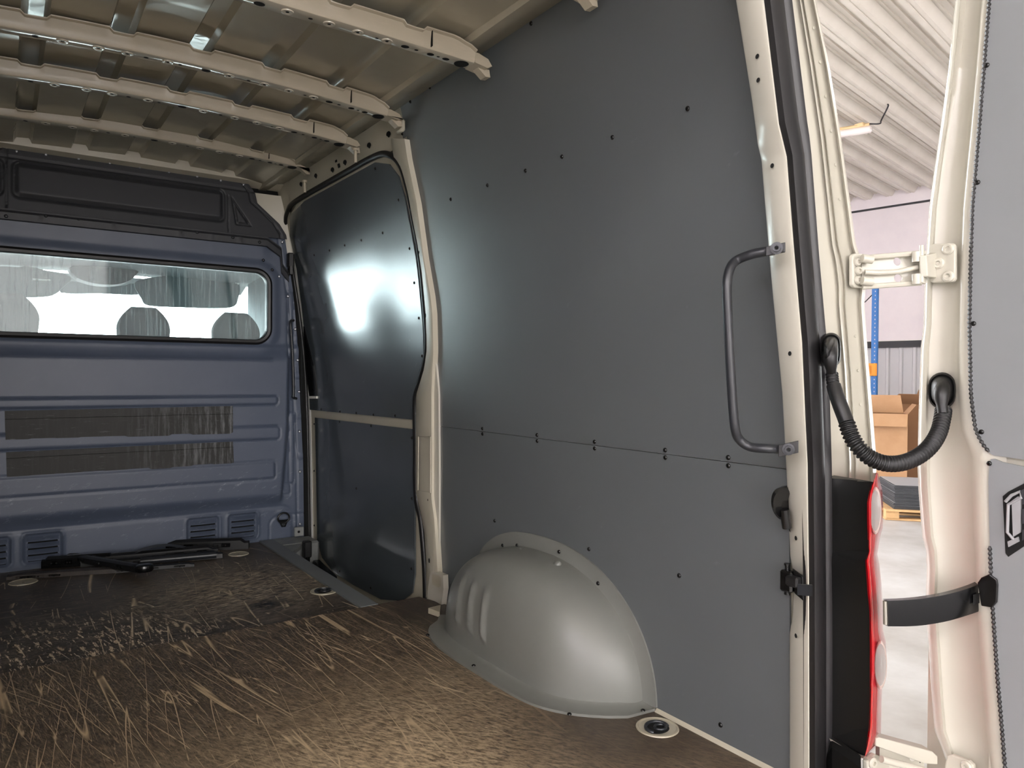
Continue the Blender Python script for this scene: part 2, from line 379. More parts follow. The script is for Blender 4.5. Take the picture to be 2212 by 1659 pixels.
        if parent is not None:
            o.parent = parent; WLOC[o.name] = WLOC[parent.name]
        else: WLOC[o.name] = (0, 0, 0)
        if bevel:
            b = o.modifiers.new('bevel', 'BEVEL'); b.width = bevel; b.segments = 2; b.limit_method = 'ANGLE'; b.angle_limit = math.radians(40)
        return o
WLOC = {}
def tag(o, label, cat, group=None, kind=None):
    o['label'] = label; o['category'] = cat
    if group: o['group'] = group
    o['kind'] = kind or 'thing'
    return o
def struct(o, label=None):
    o['kind'] = 'structure'
    if label: o['label'] = label
    return o
def thing(name, label, cat, loc, group=None):
    o = bpy.data.objects.new(name, None); o.empty_display_size = .05; C.objects.link(o)
    o.location = tuple(map(float, loc)); WLOC[o.name] = tuple(map(float, loc)); return tag(o, label, cat, group)
def NW(z):   # inward normal of the right wall
    dz = (XR(z+.01)-XR(z-.01))/.02; n = np.array([-1, 0, dz]); return n/np.linalg.norm(n)
def wall_sheet(mb, poly, off, thick, mat, dz=.02, ny=8, edge=None):
    """poly: outline [(y, z)], x-monotone in z; follows the curve of the side wall, thickness outwards"""
    zs = sorted({round(p[1], 4) for p in poly} | {round(z, 4) for z in np.arange(min(p[1] for p in poly), max(p[1] for p in poly), dz)})
    rowsf, rowsb = [], []
    n = len(poly)
    for z in zs:
        ys = []
        for i in range(n):
            (y0, z0), (y1, z1) = poly[i], poly[(i+1) % n]
            if min(z0, z1)-1e-6 <= z <= max(z0, z1)+1e-6:
                if abs(z1-z0) < 1e-6: ys += [y0, y1]
                else: ys.append(y0+(y1-y0)*(z-z0)/(z1-z0))
        if not ys: continue
        a, b = min(ys), max(ys); N = NW(z)
        f = [np.array([XR(z)+off, a+(b-a)*k/ny, z]) for k in range(ny+1)]
        rowsf.append(f); rowsb.append([p-N*thick for p in f])
    mb.grid(rowsf, mat); e = edge or mat
    mb.grid(rowsb, mat)
    mb.grid([[r[0] for r in rowsf], [r[0] for r in rowsb]], e); mb.grid([[r[-1] for r in rowsf], [r[-1] for r in rowsb]], e)
    mb.grid([rowsf[0], rowsb[0]], e); mb.grid([rowsf[-1], rowsb[-1]], e)
def screw_mesh():
    mb = MB(); mb.lathe((0, 0, 0), (-1, 0, 0), [(.0055, 0), (.0055, .0015), (.004, .0032), (.0018, .0036), (.0016, .002), (0.0001, .002)], 'screw', 12)
    return mb
def bolt(mb, c, nrm, r, mat, h=.006):
    mb.lathe(c, nrm, [(r*1.6, 0), (r*1.6, h*.25), (r, h*.3), (r, h), (r*.55, h), (r*.5, h*.45), (.0001, h*.45)], mat, 16)
_screw = None
def add_screw(parent, p, nrm=(-1, 0, 0), mat='screw', k=1.0, name='screw'):
    mb = MB(); r = .0062*k
    mb.lathe(p, nrm, [(r, 0), (r*.98, .0012*k), (r*.75, .0032*k), (r*.4, .0038*k), (r*.35, .002*k), (.0001, .002*k)], mat, 12)
    return mb.build(name, parent)

# ================================================================== VAN SHELL (structure)
YB = 3.93            # bulkhead plane
YD = 0.968           # rear edge of the side lining
YS = 2.587           # joint between the two floor boards
# floor boards
mb = MB()
mb.prism([(XL(0)+.01, .70, 0), (1.10, .70, 0), (1.395, .86, 0), (1.40, 2.40, 0), (1.35, YS, 0), (XL(0)+.01, YS, 0)], (0, 0, -.012), 'floor_rear', 'ply_edge')
tag(mb.build('floor', smooth=False), 'worn brown plywood floor board with pale scratches, nearer the rear doors', 'floor board', kind='structure')
mb = MB(); mb.prism([(XL(0)+.01, YS+.001, -.006), (1.113, YS+.001, -.006), (1.113, YB-.02, -.006), (XL(0)+.01, YB-.02, -.006)], (0, 0, -.012), 'floor_front', 'ply_edge')
tag(mb.build('floor', smooth=False), 'dark brown plywood floor board with chipped marks, in front of the bulkhead', 'floor board', kind='structure')
# van under-floor (a closed deck so nothing shines through the joints)
mb = MB(); mb.box((MID-.15, 2.3, -.045), (1.52, 3.25, .05), 'beige'); mb.box((1.25, 1.55, -.045), (.30, 1.7, .05), 'beige')
struct(mb.build('floor_deck', smooth=False))
# side walls
def side(name, sgn):
    mb = MB()
    rows = []
    def X(z, o=0): return XR(z)+o if sgn > 0 else XL(z)-o
    zz = [-.12]+list(np.arange(0, 1.90, .05))+[1.93]
    y0, y1 = (.93, 2.55) if sgn > 0 else (.93, 3.97)
    for o in (.012, .04): mb.grid([[(X(z, o), y, z) for y in np.linspace(y0, y1, 5)] for z in zz], 'beige')
    mb.grid([[(X(z, .012), y0, z), (X(z, .04), y0, z)] for z in zz], 'beige'); mb.grid([[(X(z, .012), y1, z), (X(z, .04), y1, z)] for z in zz], 'beige')
    if sgn > 0:
        zh = np.linspace(1.735, 1.90, 8)      # header above the sliding door
        yy = np.linspace(2.5, 4.08, 14)
        for o in (0.0, .05): mb.grid([[(XR(z)+o, y, z) for y in yy] for z in zh], 'beige')
        mb.grid([[(XR(1.735), y, 1.735), (XR(1.735)+.05, y, 1.735)] for y in yy], 'beige')
        # front post beside the bulkhead
        zz2 = list(np.arange(-.2, 1.90, .06))+[1.9]
        for a, b, o in ((3.945, 4.10, .0),): mb.grid([[(XR(z)+o, y, z) for y in (a, (a+b)/2, b)] for z in zz2], 'white')
        mb.grid([[(XR(z), 3.945, z), (XR(z)+.06, 3.945, z)] for z in zz2], 'white')
        # gusset that fills the corner between bulkhead, header and door
        mb.grid([[(XR(z)-.004, 3.86+.02*math.sin(k), z) if False else (XR(z)-.004, y, z) for k, y in enumerate(np.linspace(3.93-(z-1.60)*.55, 4.02, 4))] for z in np.linspace(1.60, 1.86, 8)], 'beige')
        # outer step well below the sliding door
        mb.grid([[(1.20, y, z) for y in (2.45, 3.95)] for z in (-.02, -.22)], 'hole')
        mb.grid([[(x, y, -.22) for y in (2.45, 3.95)] for x in (1.20, 1.46)], 'hole')
        mb.grid([[(XR(z)+.055, y, z) for y in (2.45, 4.08)] for z in np.linspace(-.22, 1.9, 20)], 'hole')
        # outer skin
        mb.grid([[(XR(z)+.12, y, z) for y in (.95, 4.4)] for z in np.linspace(-.3, 1.95, 24)], 'cream')
    return mb.build(name)
tag(side('wall_right', 1), 'beige painted van side frame around the sliding door opening', 'van side', kind='structure')
tag(side('wall_left', -1), 'beige painted left side of the van', 'van side', kind='structure')
# roof skin with lengthwise beads
BEADS = [MID+.215*k for k in (-3, -2, -1, 0, 1, 2, 3)]
def skin(x): return 1.880-.044*(abs(x-MID)/.7)**2
def bead(x, y=0):
    return max([sm(.034, .024, abs(x-b)) for b in BEADS if b < 1.1]+[0])
mb = MB(); xs = np.unique(np.round(np.concatenate([np.linspace(MID-.60, MID+.60, 61)]+[np.array([b-.040, b-.034, b-.028, b-.022, b, b+.022, b+.028, b+.034, b+.04]) for b in BEADS if abs(b-MID) < .6]), 4))
ys = np.linspace(.55, 4.02, 60)
def roofz(x, y):
    w = .0014*math.sin(9*y+3*x)+.0012*math.sin(17*x-5*y)
    return skin(x)+.021*bead(x)+w
mb.grid([[(x, y, roofz(x, y)) for x in xs] for y in ys], 'roof')
for sg in (-1, 1):   # cant rail along the roof edge
    X0 = MID+sg*.60
    prof = [(X0, skin(X0)), (X0+sg*.008, skin(X0)-.016), (X0+sg*.05, skin(X0)-.012), (X0+sg*.07, skin(X0)+.004), (MID+sg*(1.232-MID), 1.858), (MID+sg*(1.26-MID), 1.90)]
    mb.grid([[(x, y, z) for y in (.55, 1.2, 2.4, 4.02)] for x, z in prof], 'roof')
mb.grid([[(x, y, 1.92) for x in (MID-.8, MID+.8)] for y in (.5, 5.4)], 'cream')
# dished stiffening rings pressed in the skin
tag(mb.build('ceiling', angle=50), 'glossy beige van roof skin with lengthwise pressed beads', 'van roof', kind='structure')

def be0(z): return float(np.interp(z, [1.284, 1.60, 1.655, 1.75, 1.80, 1.846], [1.291, 1.240, 1.205, 1.092, 1.082, 1.045]))
mb = MB()
mb.grid([[(x, y, z) for x in np.linspace(MID-.76, MID+.76, 9)] for y, z in ((YB+.03, 1.835), (YB-.02, 1.842), (YB-.06, 1.852), (YB-.07, 1.90))], 'beige')
mb.grid([[(x, YB+.09, z) for x in (XL(z)-.1, MID, XR(z)+.1)] for z in (1.45, 1.7, 1.93)], 'hole')  # unseen backing sheet, added to stop light leaking over the bulkhead
for sg in (-1, 1): mb.grid([[(MID+sg*(x-MID), YB+y, z) for x, y in ((XR(z)-.16, .045), (XR(z)-.02, .045), (XR(z)+.14, .045))] for z in np.linspace(-.3, 1.95, 16)], 'hole')  # unseen closing strips, added to block light beside the bulkhead
for sg in (-1, 1): mb.grid([[(MID+sg*(x-MID), YB+y, z) for x, y in ((be0(z)-.05, .03), (XR(z)-.02, .02), (XR(z)+.02, .0))] for z in np.linspace(1.48, 1.812, 12)], 'beige')
struct(mb.build('trim_4'), 'beige roof rail above the bulkhead, with added dark light-blocking sheets')
# ------------------------------------------------------------------ roof bows
def beam(y0, label, top_px, bot_px, seed=0, xend=1.20, foot=.022):
    o = thing('roof_beam', label, 'roof beam', (MID, y0, 1.8), 'cross beams under the van roof')
    def tab(px):
        q = sorted((abs(p[0]-MID), p[2]) for p in (aty(u, v, y0) for u, v in px)); c = np.polyfit([e*e for e, _ in q], [z for _, z in q], 1) if len(q) > 2 else None
        return lambda e: c[1]+c[0]*e*e
    tf, bf = (top_px, bot_px) if callable(top_px) else (tab(top_px), tab(bot_px))
    X1 = xend-.055; xs = np.unique(np.round(np.concatenate([np.linspace(2*MID-X1, X1, 66)]+[np.array([b-.036, b-.026, b, b+.026, b+.036]) for b in BEADS if abs(b-MID) < .6]), 4))
    def top(x):
        e = abs(x-MID); return tf(e)-.011*max([sm(.036, .024, abs(x-b)) for b in BEADS]+[0])-.012*sm(.555, .61, e)
    def bot(x): return bf(abs(x-MID))
    sec = []
    for x in xs:
        t, b = top(x), bot(x)
        sec.append([(x, y0-.010, t), (x, y0-.009, t-.003), (x, y0, t-.006), (x, y0+.004, (t+b)/2), (x, y0+.006, b+.005), (x, y0+.009, b+.001), (x, y0+.013, b), (x, y0+.056, b+.001), (x, y0+.060, b+.003), (x, y0+.066, t-.006), (x, y0+.078, t)])
    mb = MB(); mb.grid([s_[:6] for s_ in sec], 'beam'); mb.grid([s_[5:9] for s_ in sec], 'under'); mb.grid([s_[8:] for s_ in sec], 'beam')
    t, b = top(X1), bot(X1); xw = xend
    side_ = [(X1, b), (xw-.012, b-.006), (xw, b+.002), (xw+.004, t-.030), (xw-.010, t-.012), (X1+.012, t-.003), (X1, t-.003)]
    for fx in (lambda x: x, lambda x: 2*MID-x): mb.prism([(fx(x), y0+.003, z) for x, z in side_], (0, .058, 0), 'beam')
    mb.prism([(x, y0+.022, z) for x, z in ((X1+.012, b+.004), (xw-.016, b-.004), (xw+.006, b-.0), (xw+.010, b-foot), (xw-.006, b-foot-.002))], (0, .030, 0), 'beam')
    mb.box((.995, y0-.000, (top(.995)+bot(.995))/2), (.0016, .010, top(.995)-bot(.995)-.010), 'hole')
    mb.build('bow', o, angle=35)
    def dimple(x, r=.0165):
        mb = MB(); z = bot(x)+.001
        mb.lathe((x, y0+.035, z), (0, 0, -1), [(r, -.001), (r*.92, .003), (r*.72, .004), (r*.4, .002), (r*.28, .001)], 'under', 18)
        mb.disc((x, y0+.035, z-.0022), (0, 0, -1), r*.28, 'hole'); mb.build('pressed_washer', o)
    for x in (.145, .235, .31, .42, .60, .71, .79, .875): dimple(x)
    for x, r in [(.08, .008), (.36, .007), (.455, .005), (.53, .014), (.66, .006), (.845, .005), (.93, .012), (.965, .006), (1.01, .011), (1.035, .005), (1.06, .011)]:
        mb = MB(); mb.disc((x, y0+.035, bot(x)-.0008), (0, 0, -1), r, 'hole', r2=r*.8); mb.build('hole', o)
    mb = MB(); mb.lathe((1.112, y0+.035, bot(1.112)-.0008), (0, 0, -1), [(.022, 0), (.020, .0014), (.0185, 0), (.018, .0004), (.0001, .0004)], 'hole', 20); mb.build('hole', o)
    return o
B2T = [(0, 17), (271, 69), (461, 108), (640, 156), (780, 197)]; B2B = [(0, 58), (146, 80), (434, 141), (600, 180), (780, 229)]
def shift(px, y, y0): return [(lambda q: (q[0], q[1]))(p) for p in px]
beam(1.85, 'tan roof cross beam, second from the rear doors, across the upper middle', [(735, 3), (850, 38), (935, 62), (1000, 85)], [(660, 22), (760, 51), (860, 83), (990, 122)], seed=2, xend=1.195)
beam(1.36, 'roof cross beam nearest the rear doors, only its right end in view', lambda e: 1.862-.07*e*e, lambda e: 1.812-.052*e*e, seed=1, xend=1.19)
beam(2.43, 'roof cross beam with bright reflecting underside, ending above the middle pillar', B2T, B2B, seed=3, xend=1.190)
beam(2.80, 'roof cross beam ending over the middle of the sliding door, behind the bright one', [(0, 123), (203, 160), (353, 187), (600, 239), (700, 268)], [(0, 156), (163, 176), (325, 214), (600, 271), (740, 309)], seed=4, xend=1.185)
beam(3.38, 'roof cross beam closest to the bulkhead', [(0, 228), (163, 247), (542, 317), (600, 331)], [(0, 253), (325, 296), (600, 345), (650, 361)], seed=5, xend=1.182)
for y0 in (2.80, 3.40):     # round pins hanging from the last two bow ends
    o = thing('retaining_pin', 'beige round pin hanging at the end of roof beam %s' % ('over the middle of the door' if y0 < 3 else 'closest to the bulkhead'), 'pin', (1.165, y0+.01, 1.75))
    mb = MB(); mb.tube([(1.165, y0+.0, 1.765), (1.168, y0+.003, 1.715)], .0065, 'beam', 12); mb.tube([(1.165, y0, 1.77), (1.165, y0, 1.76)], .012, 'beam', 12); mb.build('pin', o)
# header punched holes (keyhole shapes seen on the rail above the door)
mb = MB()
def blotch(u, v, a, b, kind='heart', off=-.003):
    p = wall(u, v, off); N = NW(p[2]); T = np.cross(N, (0, 1, 0)); Yv = np.array((0, 1, 0)); T /= np.linalg.norm(T)
    if kind == 'sq': pts = [(-1, -.8), (-.8, -1), (.8, -1), (1, -.8), (1, .8), (.8, 1), (-.8, 1), (-1, .8)]
    else: pts = [(math.cos(t)*(.55+.45*(math.sin(t) < .3)), math.sin(t)*(1.0 if math.sin(t) < 0 else 1.15)) for t in np.linspace(0, 2*math.pi, 12)[:-1]]
    mb.add([p+Yv*x*a+T*y*b for x, y in pts], [tuple(range(len(pts)))], 'hole')
for u, v in ((839, 290), (797, 314), (745, 351), (718, 367), (682, 380), (650, 398), (617, 412)): blotch(u, v, .020, .011)
for u, v, a, b in ((732, 358, .013, .009), (726, 348, .012, .005), (786, 278, .024, .009), (726, 315, .022, .009), (682, 342, .022, .009), (623, 376, .024, .009)): blotch(u, v, a, b, 'sq')
blotch(571, 423, .016, .009)
o = mb.build('header_hole_row', smooth=False); tag(o, 'row of dark punched holes in the beige rail over the sliding door', 'holes'); o['kind'] = 'structure'

# ================================================================== BULKHEAD
BE = [(-.05, 1.352), (.39, 1.345), (1.01, 1.313), (1.284, 1.291), (1.60, 1.240), (1.655, 1.205), (1.75, 1.092), (1.80, 1.082), (1.846, 1.045)]
def be(z): return float(np.interp(z, [a for a, b in BE], [b for a, b in BE]))
def sdr(x, z, x0, x1, z0, z1, r):
    dx = abs(x-(x0+x1)/2)-((x1-x0)/2-r); dz = abs(z-(z0+z1)/2)-((z1-z0)/2-r)
    return math.hypot(max(dx, 0), max(dz, 0))+min(max(dx, dz), 0)-r
WX0, WX1, WZ0, WZ1, WR = 2*MID-1.150, 1.150, 1.040, 1.396, .055
VENTS = [(-.115, .040), (.079, .235), (.757, .916), (.953, 1.108)]
def bump_bulk(x, z):
    xm = MID+abs(x-MID)
    d = 0.0
    # main pressed field, stands proud between the lower recess and the window
    field = sm(.17, .245, z-.035*sm(.7, 1.2, xm)*0)*sm(1.006, .93, z)
    edge = float(np.interp(z, [.15, .25, .6, .95, 1.0], [1.215, 1.222, 1.250, 1.255, 1.24]))
    d += .040*field*sm(edge+.02, edge-.012, xm)
    d += .012*sm(.93, .99, z)*sm(1.03, 1.0, z)
    # window surround
    dw = sdr(x, z, WX0-.0, WX1+.0, WZ0, WZ1, WR)
    d += .010*sm(.075, .030, dw)
    # slope to ledge
    d += .016*sm(1.43, 1.60, z)*sm(1.18, 1.12, xm)
    # raised bead
    for zb, xe in ((.943, 1.178),): d += .006*sm(.010, .002, abs(z-zb))*sm(xe, xe-.02, xm)
    # long ribs: grooves round a raised field
    for x1_, z0, z1 in ((1.195, .709, .753), (1.206, .528, .595), (1.182, .322, .411)):
        s_ = sdr(x, z, -.6, x1_, z0, z1, .014); d += -.005*sm(.007, .001, abs(s_)) + (.003 if s_ < 0 else 0)
    # lower recess frame, right corner
    s_ = sdr(x, z, -1.0, 1.29, -.4, .165, .07); d += -.004*sm(.014, .002, abs(s_))
    s_ = sdr(x, z, 1.165, 1.5, -.4, .115, .05); d += -.004*sm(.007, .001, abs(s_))
    # vents: dished surround
    for a, b in VENTS:
        s_ = sdr(x, z, a, b, .012, .150, .02); d += -.010*sm(.0, -.012, s_)+.004*sm(.010, .002, abs(s_))
    # right hand vertical slots
    for z0, z1, x0, x1_ in ((.285, .660, 1.268, 1.298), (.735, 1.31, 1.258, 1.290)):
        s_ = sdr(x, z, x0, x1_, z0, z1, .012); d += -.005*sm(.007, .001, abs(s_))
    s_ = sdr(x, z, 1.235, 1.275, .225, .285, .01); d += -.004*sm(.006, .001, abs(s_))
    # edge bead
    s_ = be(z)-xm; d += -.005*sm(.008, .002, abs(s_-.035))
    # rounded patches behind the side screws
    for zs in (1.06, .86, .645, .43): d += .003*sm(.02, .012, math.hypot(x-(be(zs)-.012), z-zs))
    return d
o_b = thing('bulkhead', 'blue-grey steel bulkhead with long window between cargo area and cab', 'bulkhead', (MID, YB, 0))
mb = MB(); zs = np.unique(np.round(np.concatenate([np.arange(-.02, 1.602, .0065)]), 4)); N_ = 300
rows = []; keep = []
for z in zs:
    e = be(z); rows.append([(2*MID-e+(2*e-2*MID)*k/N_, YB, z) for k in range(N_+1)])
rows = [[(x, y-bump_bulk(x, z), z) for x, y, z in r] for r in rows]
def skipw(i, j):
    x, y, z = rows[i][j]; x2, _, z2 = rows[min(i+1, len(rows)-1)][min(j+1, N_)]
    return sdr((x+x2)/2, (z+z2)/2, WX0, WX1, WZ0, WZ1, WR) < -.004
mb.grid(rows, 'bulk', skip=skipw)
o = mb.build('lower_panel', o_b, angle=60)
# upper panel, dark, with a long pressed field and a small triangle
def bump_up(x, z):
    xm = MID+abs(x-MID); d = 0
    # centre long panel, plus the neighbour to the left
    for a, b in ((.052, .922), (-1.0, .004)):
        s_ = sdr(x, z, a, b, 1.640, 1.784, .022); d += -.009*sm(.016, .003, abs(s_)) + (.004 if s_ < 0 else 0)
    # triangle
    T = [(.973, 1.742), (.990, 1.632), (1.050, 1.632)]
    s_ = -9
    for i in range(3):
        (ax, az), (bx, bz) = T[i], T[(i+1) % 3]; L = math.hypot(bx-ax, bz-az); s_ = max(s_, -((bx-ax)*(z-az)-(bz-az)*(x-ax))/L)
    d += -.008*sm(.009, .002, abs(s_)) + (.0 if s_ > 0 else .003)
    d += -.004*sm(.004, .001, abs(x-.948))*(z < 1.77) - .004*sm(.004, .001, abs(x-.022))
    d += -.006*sm(.008, .002, abs(be(z)-xm-.030)) - .005*sm(.008, .002, abs(z-1.806))
    return d
mb = MB(); zs = np.arange(1.578, 1.8462, .005); rows = []
for z in zs:
    e = be(z); rows.append([(2*MID-e+(2*e-2*MID)*k/N_, YB-.030+.055*(z-1.578)-bump_up(2*MID-e+(2*e-2*MID)*k/N_, z), z) for k in range(N_+1)])
mb.grid(rows, 'black_panel'); mb.grid([[(p[0], p[1], p[2]) for p in rows[-1]], [(p[0], p[1]+.06, p[2]+.004) for p in rows[-1]]], 'black_panel')
tag_up = mb.build('upper_panel', o_b, angle=60); tag_up['label'] = 'dark upper section with long pressed field'
# ledge with screws under it
mb = MB()
for k in range(1):
    xs_ = np.linspace(2*MID-1.14, 1.14, 120)
    prof = [(YB-.012, 1.530), (YB-.027, 1.533), (YB-.029, 1.562), (YB-.034, 1.566), (YB-.040, 1.570), (YB-.040, 1.577), (YB-.028, 1.580)]
    mb.grid([[(x, y-(.003 if (x*7) % 1 < .12 else 0)*(1.535 < z < 1.564), z) for x in xs_] for y, z in prof], 'black_panel')
    mb.grid([[(1.14, y, z), (1.215, y+.01, z-.045)] for y, z in prof], 'black_panel')
    mb.grid([[(1.215, y+.01, z-.045), (1.222, y+.012, z-.13)] for y, z in prof], 'black_panel')
    mb.grid([[(1.222, y+.012, z-.13), (1.262, y+.02, z-.175)] for y, z in prof], 'black_panel')
mb.build('ledge', o_b, angle=30)
for u, v in ((13, 467), (99, 466), (170, 473), (238, 479), (303, 486), (366, 493), (426, 502), (503, 513), (561, 523)):
    p = aty(u, v, YB-.030); add_screw(o_b, p, (0, -1, 0), 'satin', 1.25)
for u, v in ((36, 327), (99, 334), (170, 343), (237, 352), (302, 361), (365, 371), (426, 381), (477, 390), (526, 399)):
    p = aty(u, v, YB-.020); add_screw(o_b, p, (0, -1, 0), 'zinc', 1.05)
for u, v in ((569, 562), (588, 583), (603, 597), (622, 640), (610, 523), (638, 711), (643, 778), (646, 846), (647, 932), (648, 1019), (648, 1132), (487, 430), (495, 474), (24, 370), (12, 414)):
    p = aty(u, v, YB-.008); add_screw(o_b, p, (0, -1, 0), 'zinc' if u > 600 else 'satin', 1.25)
# window gasket and glass
def rrect(x0, x1, z0, z1, r, n=8):
    out = []
    for cx_, cz, a0 in ((x1-r, z1-r, 0), (x0+r, z1-r, 90), (x0+r, z0+r, 180), (x1-r, z0+r, 270)):
        for k in range(n+1):
            a = math.radians(a0+90*k/n); out.append((cx_+r*math.cos(a), cz+r*math.sin(a)))
    return out
mb = MB(); rings = []
for inset, y in ((-.022, YB-.012), (-.020, YB-.022), (-.010, YB-.028), (.002, YB-.026), (.006, YB-.018), (.006, YB+.02)):
    rings.append([(x, y, z) for x, z in rrect(WX0+inset, WX1-inset, WZ0+inset, WZ1-inset, WR+.01-inset)])
mb.grid(rings, 'rubber', closed_u=True); mb.build('window_gasket', o_b)
mb = MB(); mb.prism([(x, YB-.004, z) for x, z in rrect(WX0, WX1, WZ0, WZ1, WR)], (0, .004, 0), 'glass')
g = mb.build('window_glass', o_b, smooth=False); g['label'] = 'dirty streaked glass'
# vents
for a, b in VENTS:
    mb = MB(); z0, z1 = .018, .145
    for k in range(4):
        zc = z0+.018+(z1-z0-.03)*k/3.4
        rows = []
        for j in range(13):
            t = j/12; x = a+.016+(b-a-.032)*t; w = math.sin(math.pi*t)**.35
            rows.append([(x, YB+.012, zc-.006), (x, YB-.012*w, zc-.008), (x, YB-.015*w, zc-.001), (x, YB+.004, zc+.011)])
        mb.grid(rows, 'bulk')
        mb.add([(a+.020, YB+.0075, zc-.018), (b-.020, YB+.0075, zc-.018), (b-.024, YB+.0065, zc-.004), (a+.024, YB+.0065, zc-.004)], [(0, 1, 2, 3)], 'hole')
    mb.build('vent', o_b)
# slim vertical bar handle and lashing ring
mb = MB(); pth = [aty(634, 692, YB-.012), aty(628, 694, YB-.035), aty(628, 706, YB-.045), aty(632, 770, YB-.045), aty(634, 848, YB-.045), aty(633, 858, YB-.04), aty(640, 861, YB-.012)]
mb.tube(catmull(pth, 6), .007, 'satin', 12); mb.build('bar_handle', o_b)
c = aty(612, 1120, YB-.018); o_r = MB()
o_r.tube([c+np.array((.030*math.cos(a), -.006, .026*math.sin(a)+.004)) for a in np.linspace(0, 2*math.pi, 25)[:-1]], .0045, 'gloss_black', 10, closed=True)
o_r.box(c+np.array((0, -.002, -.012)), (.052, .010, .012), 'gloss_black', bev=.003); o_r.prism([c+np.array(q) for q in ((-.022, 0, -.016), (.022, 0, -.016), (.010, 0, -.044), (-.010, 0, -.044))], (0, -.006, 0), 'gloss_black')
bolt(o_r, c+np.array((0, -.006, -.03)), (0, -1, 0), .006, 'satin'); o_r.build('lashing_ring', o_b)
# strips of old tape stuck across
def tape(px, label, jag):
    P = [aty(u, v, YB-.0445) for u, v in px]; L, R_, rb, lb = P; mb = MB(); n = 70; rnd = random.Random(jag); rows = [[], [], [], []]
    dz = 0.0
    for k in range(n+1):
        t = k/n; top = L+(R_-L)*t; bt = lb+(rb-lb)*t
        if k % 7 == 0: dz = rnd.uniform(-.006, .003)
        top = np.array(top); bt = np.array(bt)+np.array((0, 0, dz))
        md = top+(bt-top)*(.28 if jag == 3 else .24)
        for r, p, oy in ((rows[0], top, 0), (rows[1], md, -.0006), (rows[2], md+np.array((0, 0, -.002)), -.003), (rows[3], bt, -.0028)): r.append((p[0], p[1]+oy, p[2]))
    mb.grid(rows, 'tape'); mb.grid([[(x, y+.003, z) for x, y, z in r] for r in rows], 'tape')
    return tag(mb.build('tape_strip', smooth=False), label, 'tape', 'worn tape strips on the bulkhead')
tape([(10, 888), (503, 877), (503, 935), (12, 948)], 'worn black tape strip across the bulkhead, upper of the two', 3)
tape([(13, 977), (503, 954), (505, 1000), (15, 1030)], 'worn black tape strip across the bulkhead, lower of the two', 5)

# ================================================================== SIDE LINING (right wall)
def lining(name, label, poly, screws, off=0.0, mat='panel', parent=None):
    if parent is None:
        o = thing(name, label, 'lining panel', (XR(.7), 1.7, 0)); pn = o
    else: pn = parent
    mb = MB(); wall_sheet(mb, poly, off, .006, mat, dz=.03); s_ = mb.build('board' if parent is None else name, pn, angle=30)
    for y, z, d in screws:
        N = NW(z); p = np.array((XR(z)+off, y, z)); add_screw(pn, p, N)
        if d: add_screw(pn, np.array((XR(z-.019)+off, y, z-.019)), N)
    return pn
seam = .6735
lining('upper_lining_panel', 'large grey lining board on the right van wall, upper part above the thin joint', [(YD, 1.866), (YD, seam), (2.53, seam), (2.53, 1.866)],
       [(y, 1.484, 0) for y in (2.518, 2.265, 2.028, 1.817, 1.641, 1.433, 1.179)]+[(y, .683, 0) for y in (2.508, 2.193, 1.872, 1.598, 1.326, 1.128)]+[(2.517, 1.047, 0), (2.52, 1.268, 0), (2.528, 1.77, 0), (1.683, 1.85, 0), (2.271, 1.857, 0), (1.95, 1.853, 0), (2.42, 1.853, 0)])
lining('lower_lining_panel', 'large grey lining board on the right van wall behind the wheel arch cover', [(YD, seam-.0015), (YD, .006), (2.53, .006), (2.53, seam-.0015)],
       [(y, .664, 0) for y in (2.508, 2.193, 1.872, 1.598, 1.326, 1.128)]+[(2.124, .37, 0), (1.629, .37, 0), (1.283, .372, 0), (2.521, .309, 0), (2.522, .102, 0), (2.51, .50, 0), (1.155, .045, 0)])
# floor trim along the wall, rear of the arch
mb = MB(); mb.prism([(1.405, YD-.03, 0), (1.395, YD-.03, 0), (1.399, YD-.03, .003), (1.404, YD-.03, .008)], (0, 1.392-YD, 0), 'beige')
struct(mb.build('trim_1', smooth=False))

# ------------------------------------------------------------------ wheel arch cover
o_a = thing('wheel_arch_cover', 'grey plastic wheel arch cover bulging from the wall onto the plywood floor', 'wheel arch cover', (1.40, 1.85, 0))
YC, ZH = 1.83, .322
def arch_pt(t, n, grow=0.0):
    """outline of the arch on the wall, t 0..1 from rear foot to front foot"""
    a = math.pi*t; c_, s_ = math.cos(a), math.sin(a)
    ar, af = .425+grow, .420+grow
    y = YC-(ar if c_ > 0 else af)*math.copysign(abs(c_)**(.92 if c_ > 0 else .82), c_)
    z = (ZH+grow)*abs(s_)**(.92 if c_ > 0 else .80)
    return y, z
WIN = .205
def arch_depth(r, t):
    n = 3.4
    return WIN*(1-min(1, r)**n)**(1/n)
mb = MB(); rows = []
NT, NR = 72, 34
rs = [1-(1-k/NR)**1.0 for k in range(NR+1)]
rs = [math.sin(math.pi/2*k/NR) for k in range(NR, -1, -1)]
for i in range(NT+1):
    t = i/NT; y1, z1 = arch_pt(t, 0); row = []
    for r in rs:
        y = YC+(y1-YC)*r; z = z1*r
        # the rear face of the cover slopes in, the front drops more steeply
        d = arch_depth(r, t)
        soft = sm(1.62, 1.36, y)
        d = d*(1-soft) + WIN*(1-min(1, r)**2.1)**(1/1.75)*soft
        for yr in (1.88, 1.96, 2.04):
            lo = .075; hi = .225
            d += .009*sm(.016, .004, abs(y-yr))*sm(lo-.01, lo+.015, z)*sm(hi+.01, hi-.015, z)*(1 if r < .93 else 0)
        row.append((XR(z)-.004-d, y, z+.0))
    rows.append(row)
mb.grid(rows, 'arch')
mb.build('shell', o_a, angle=60)
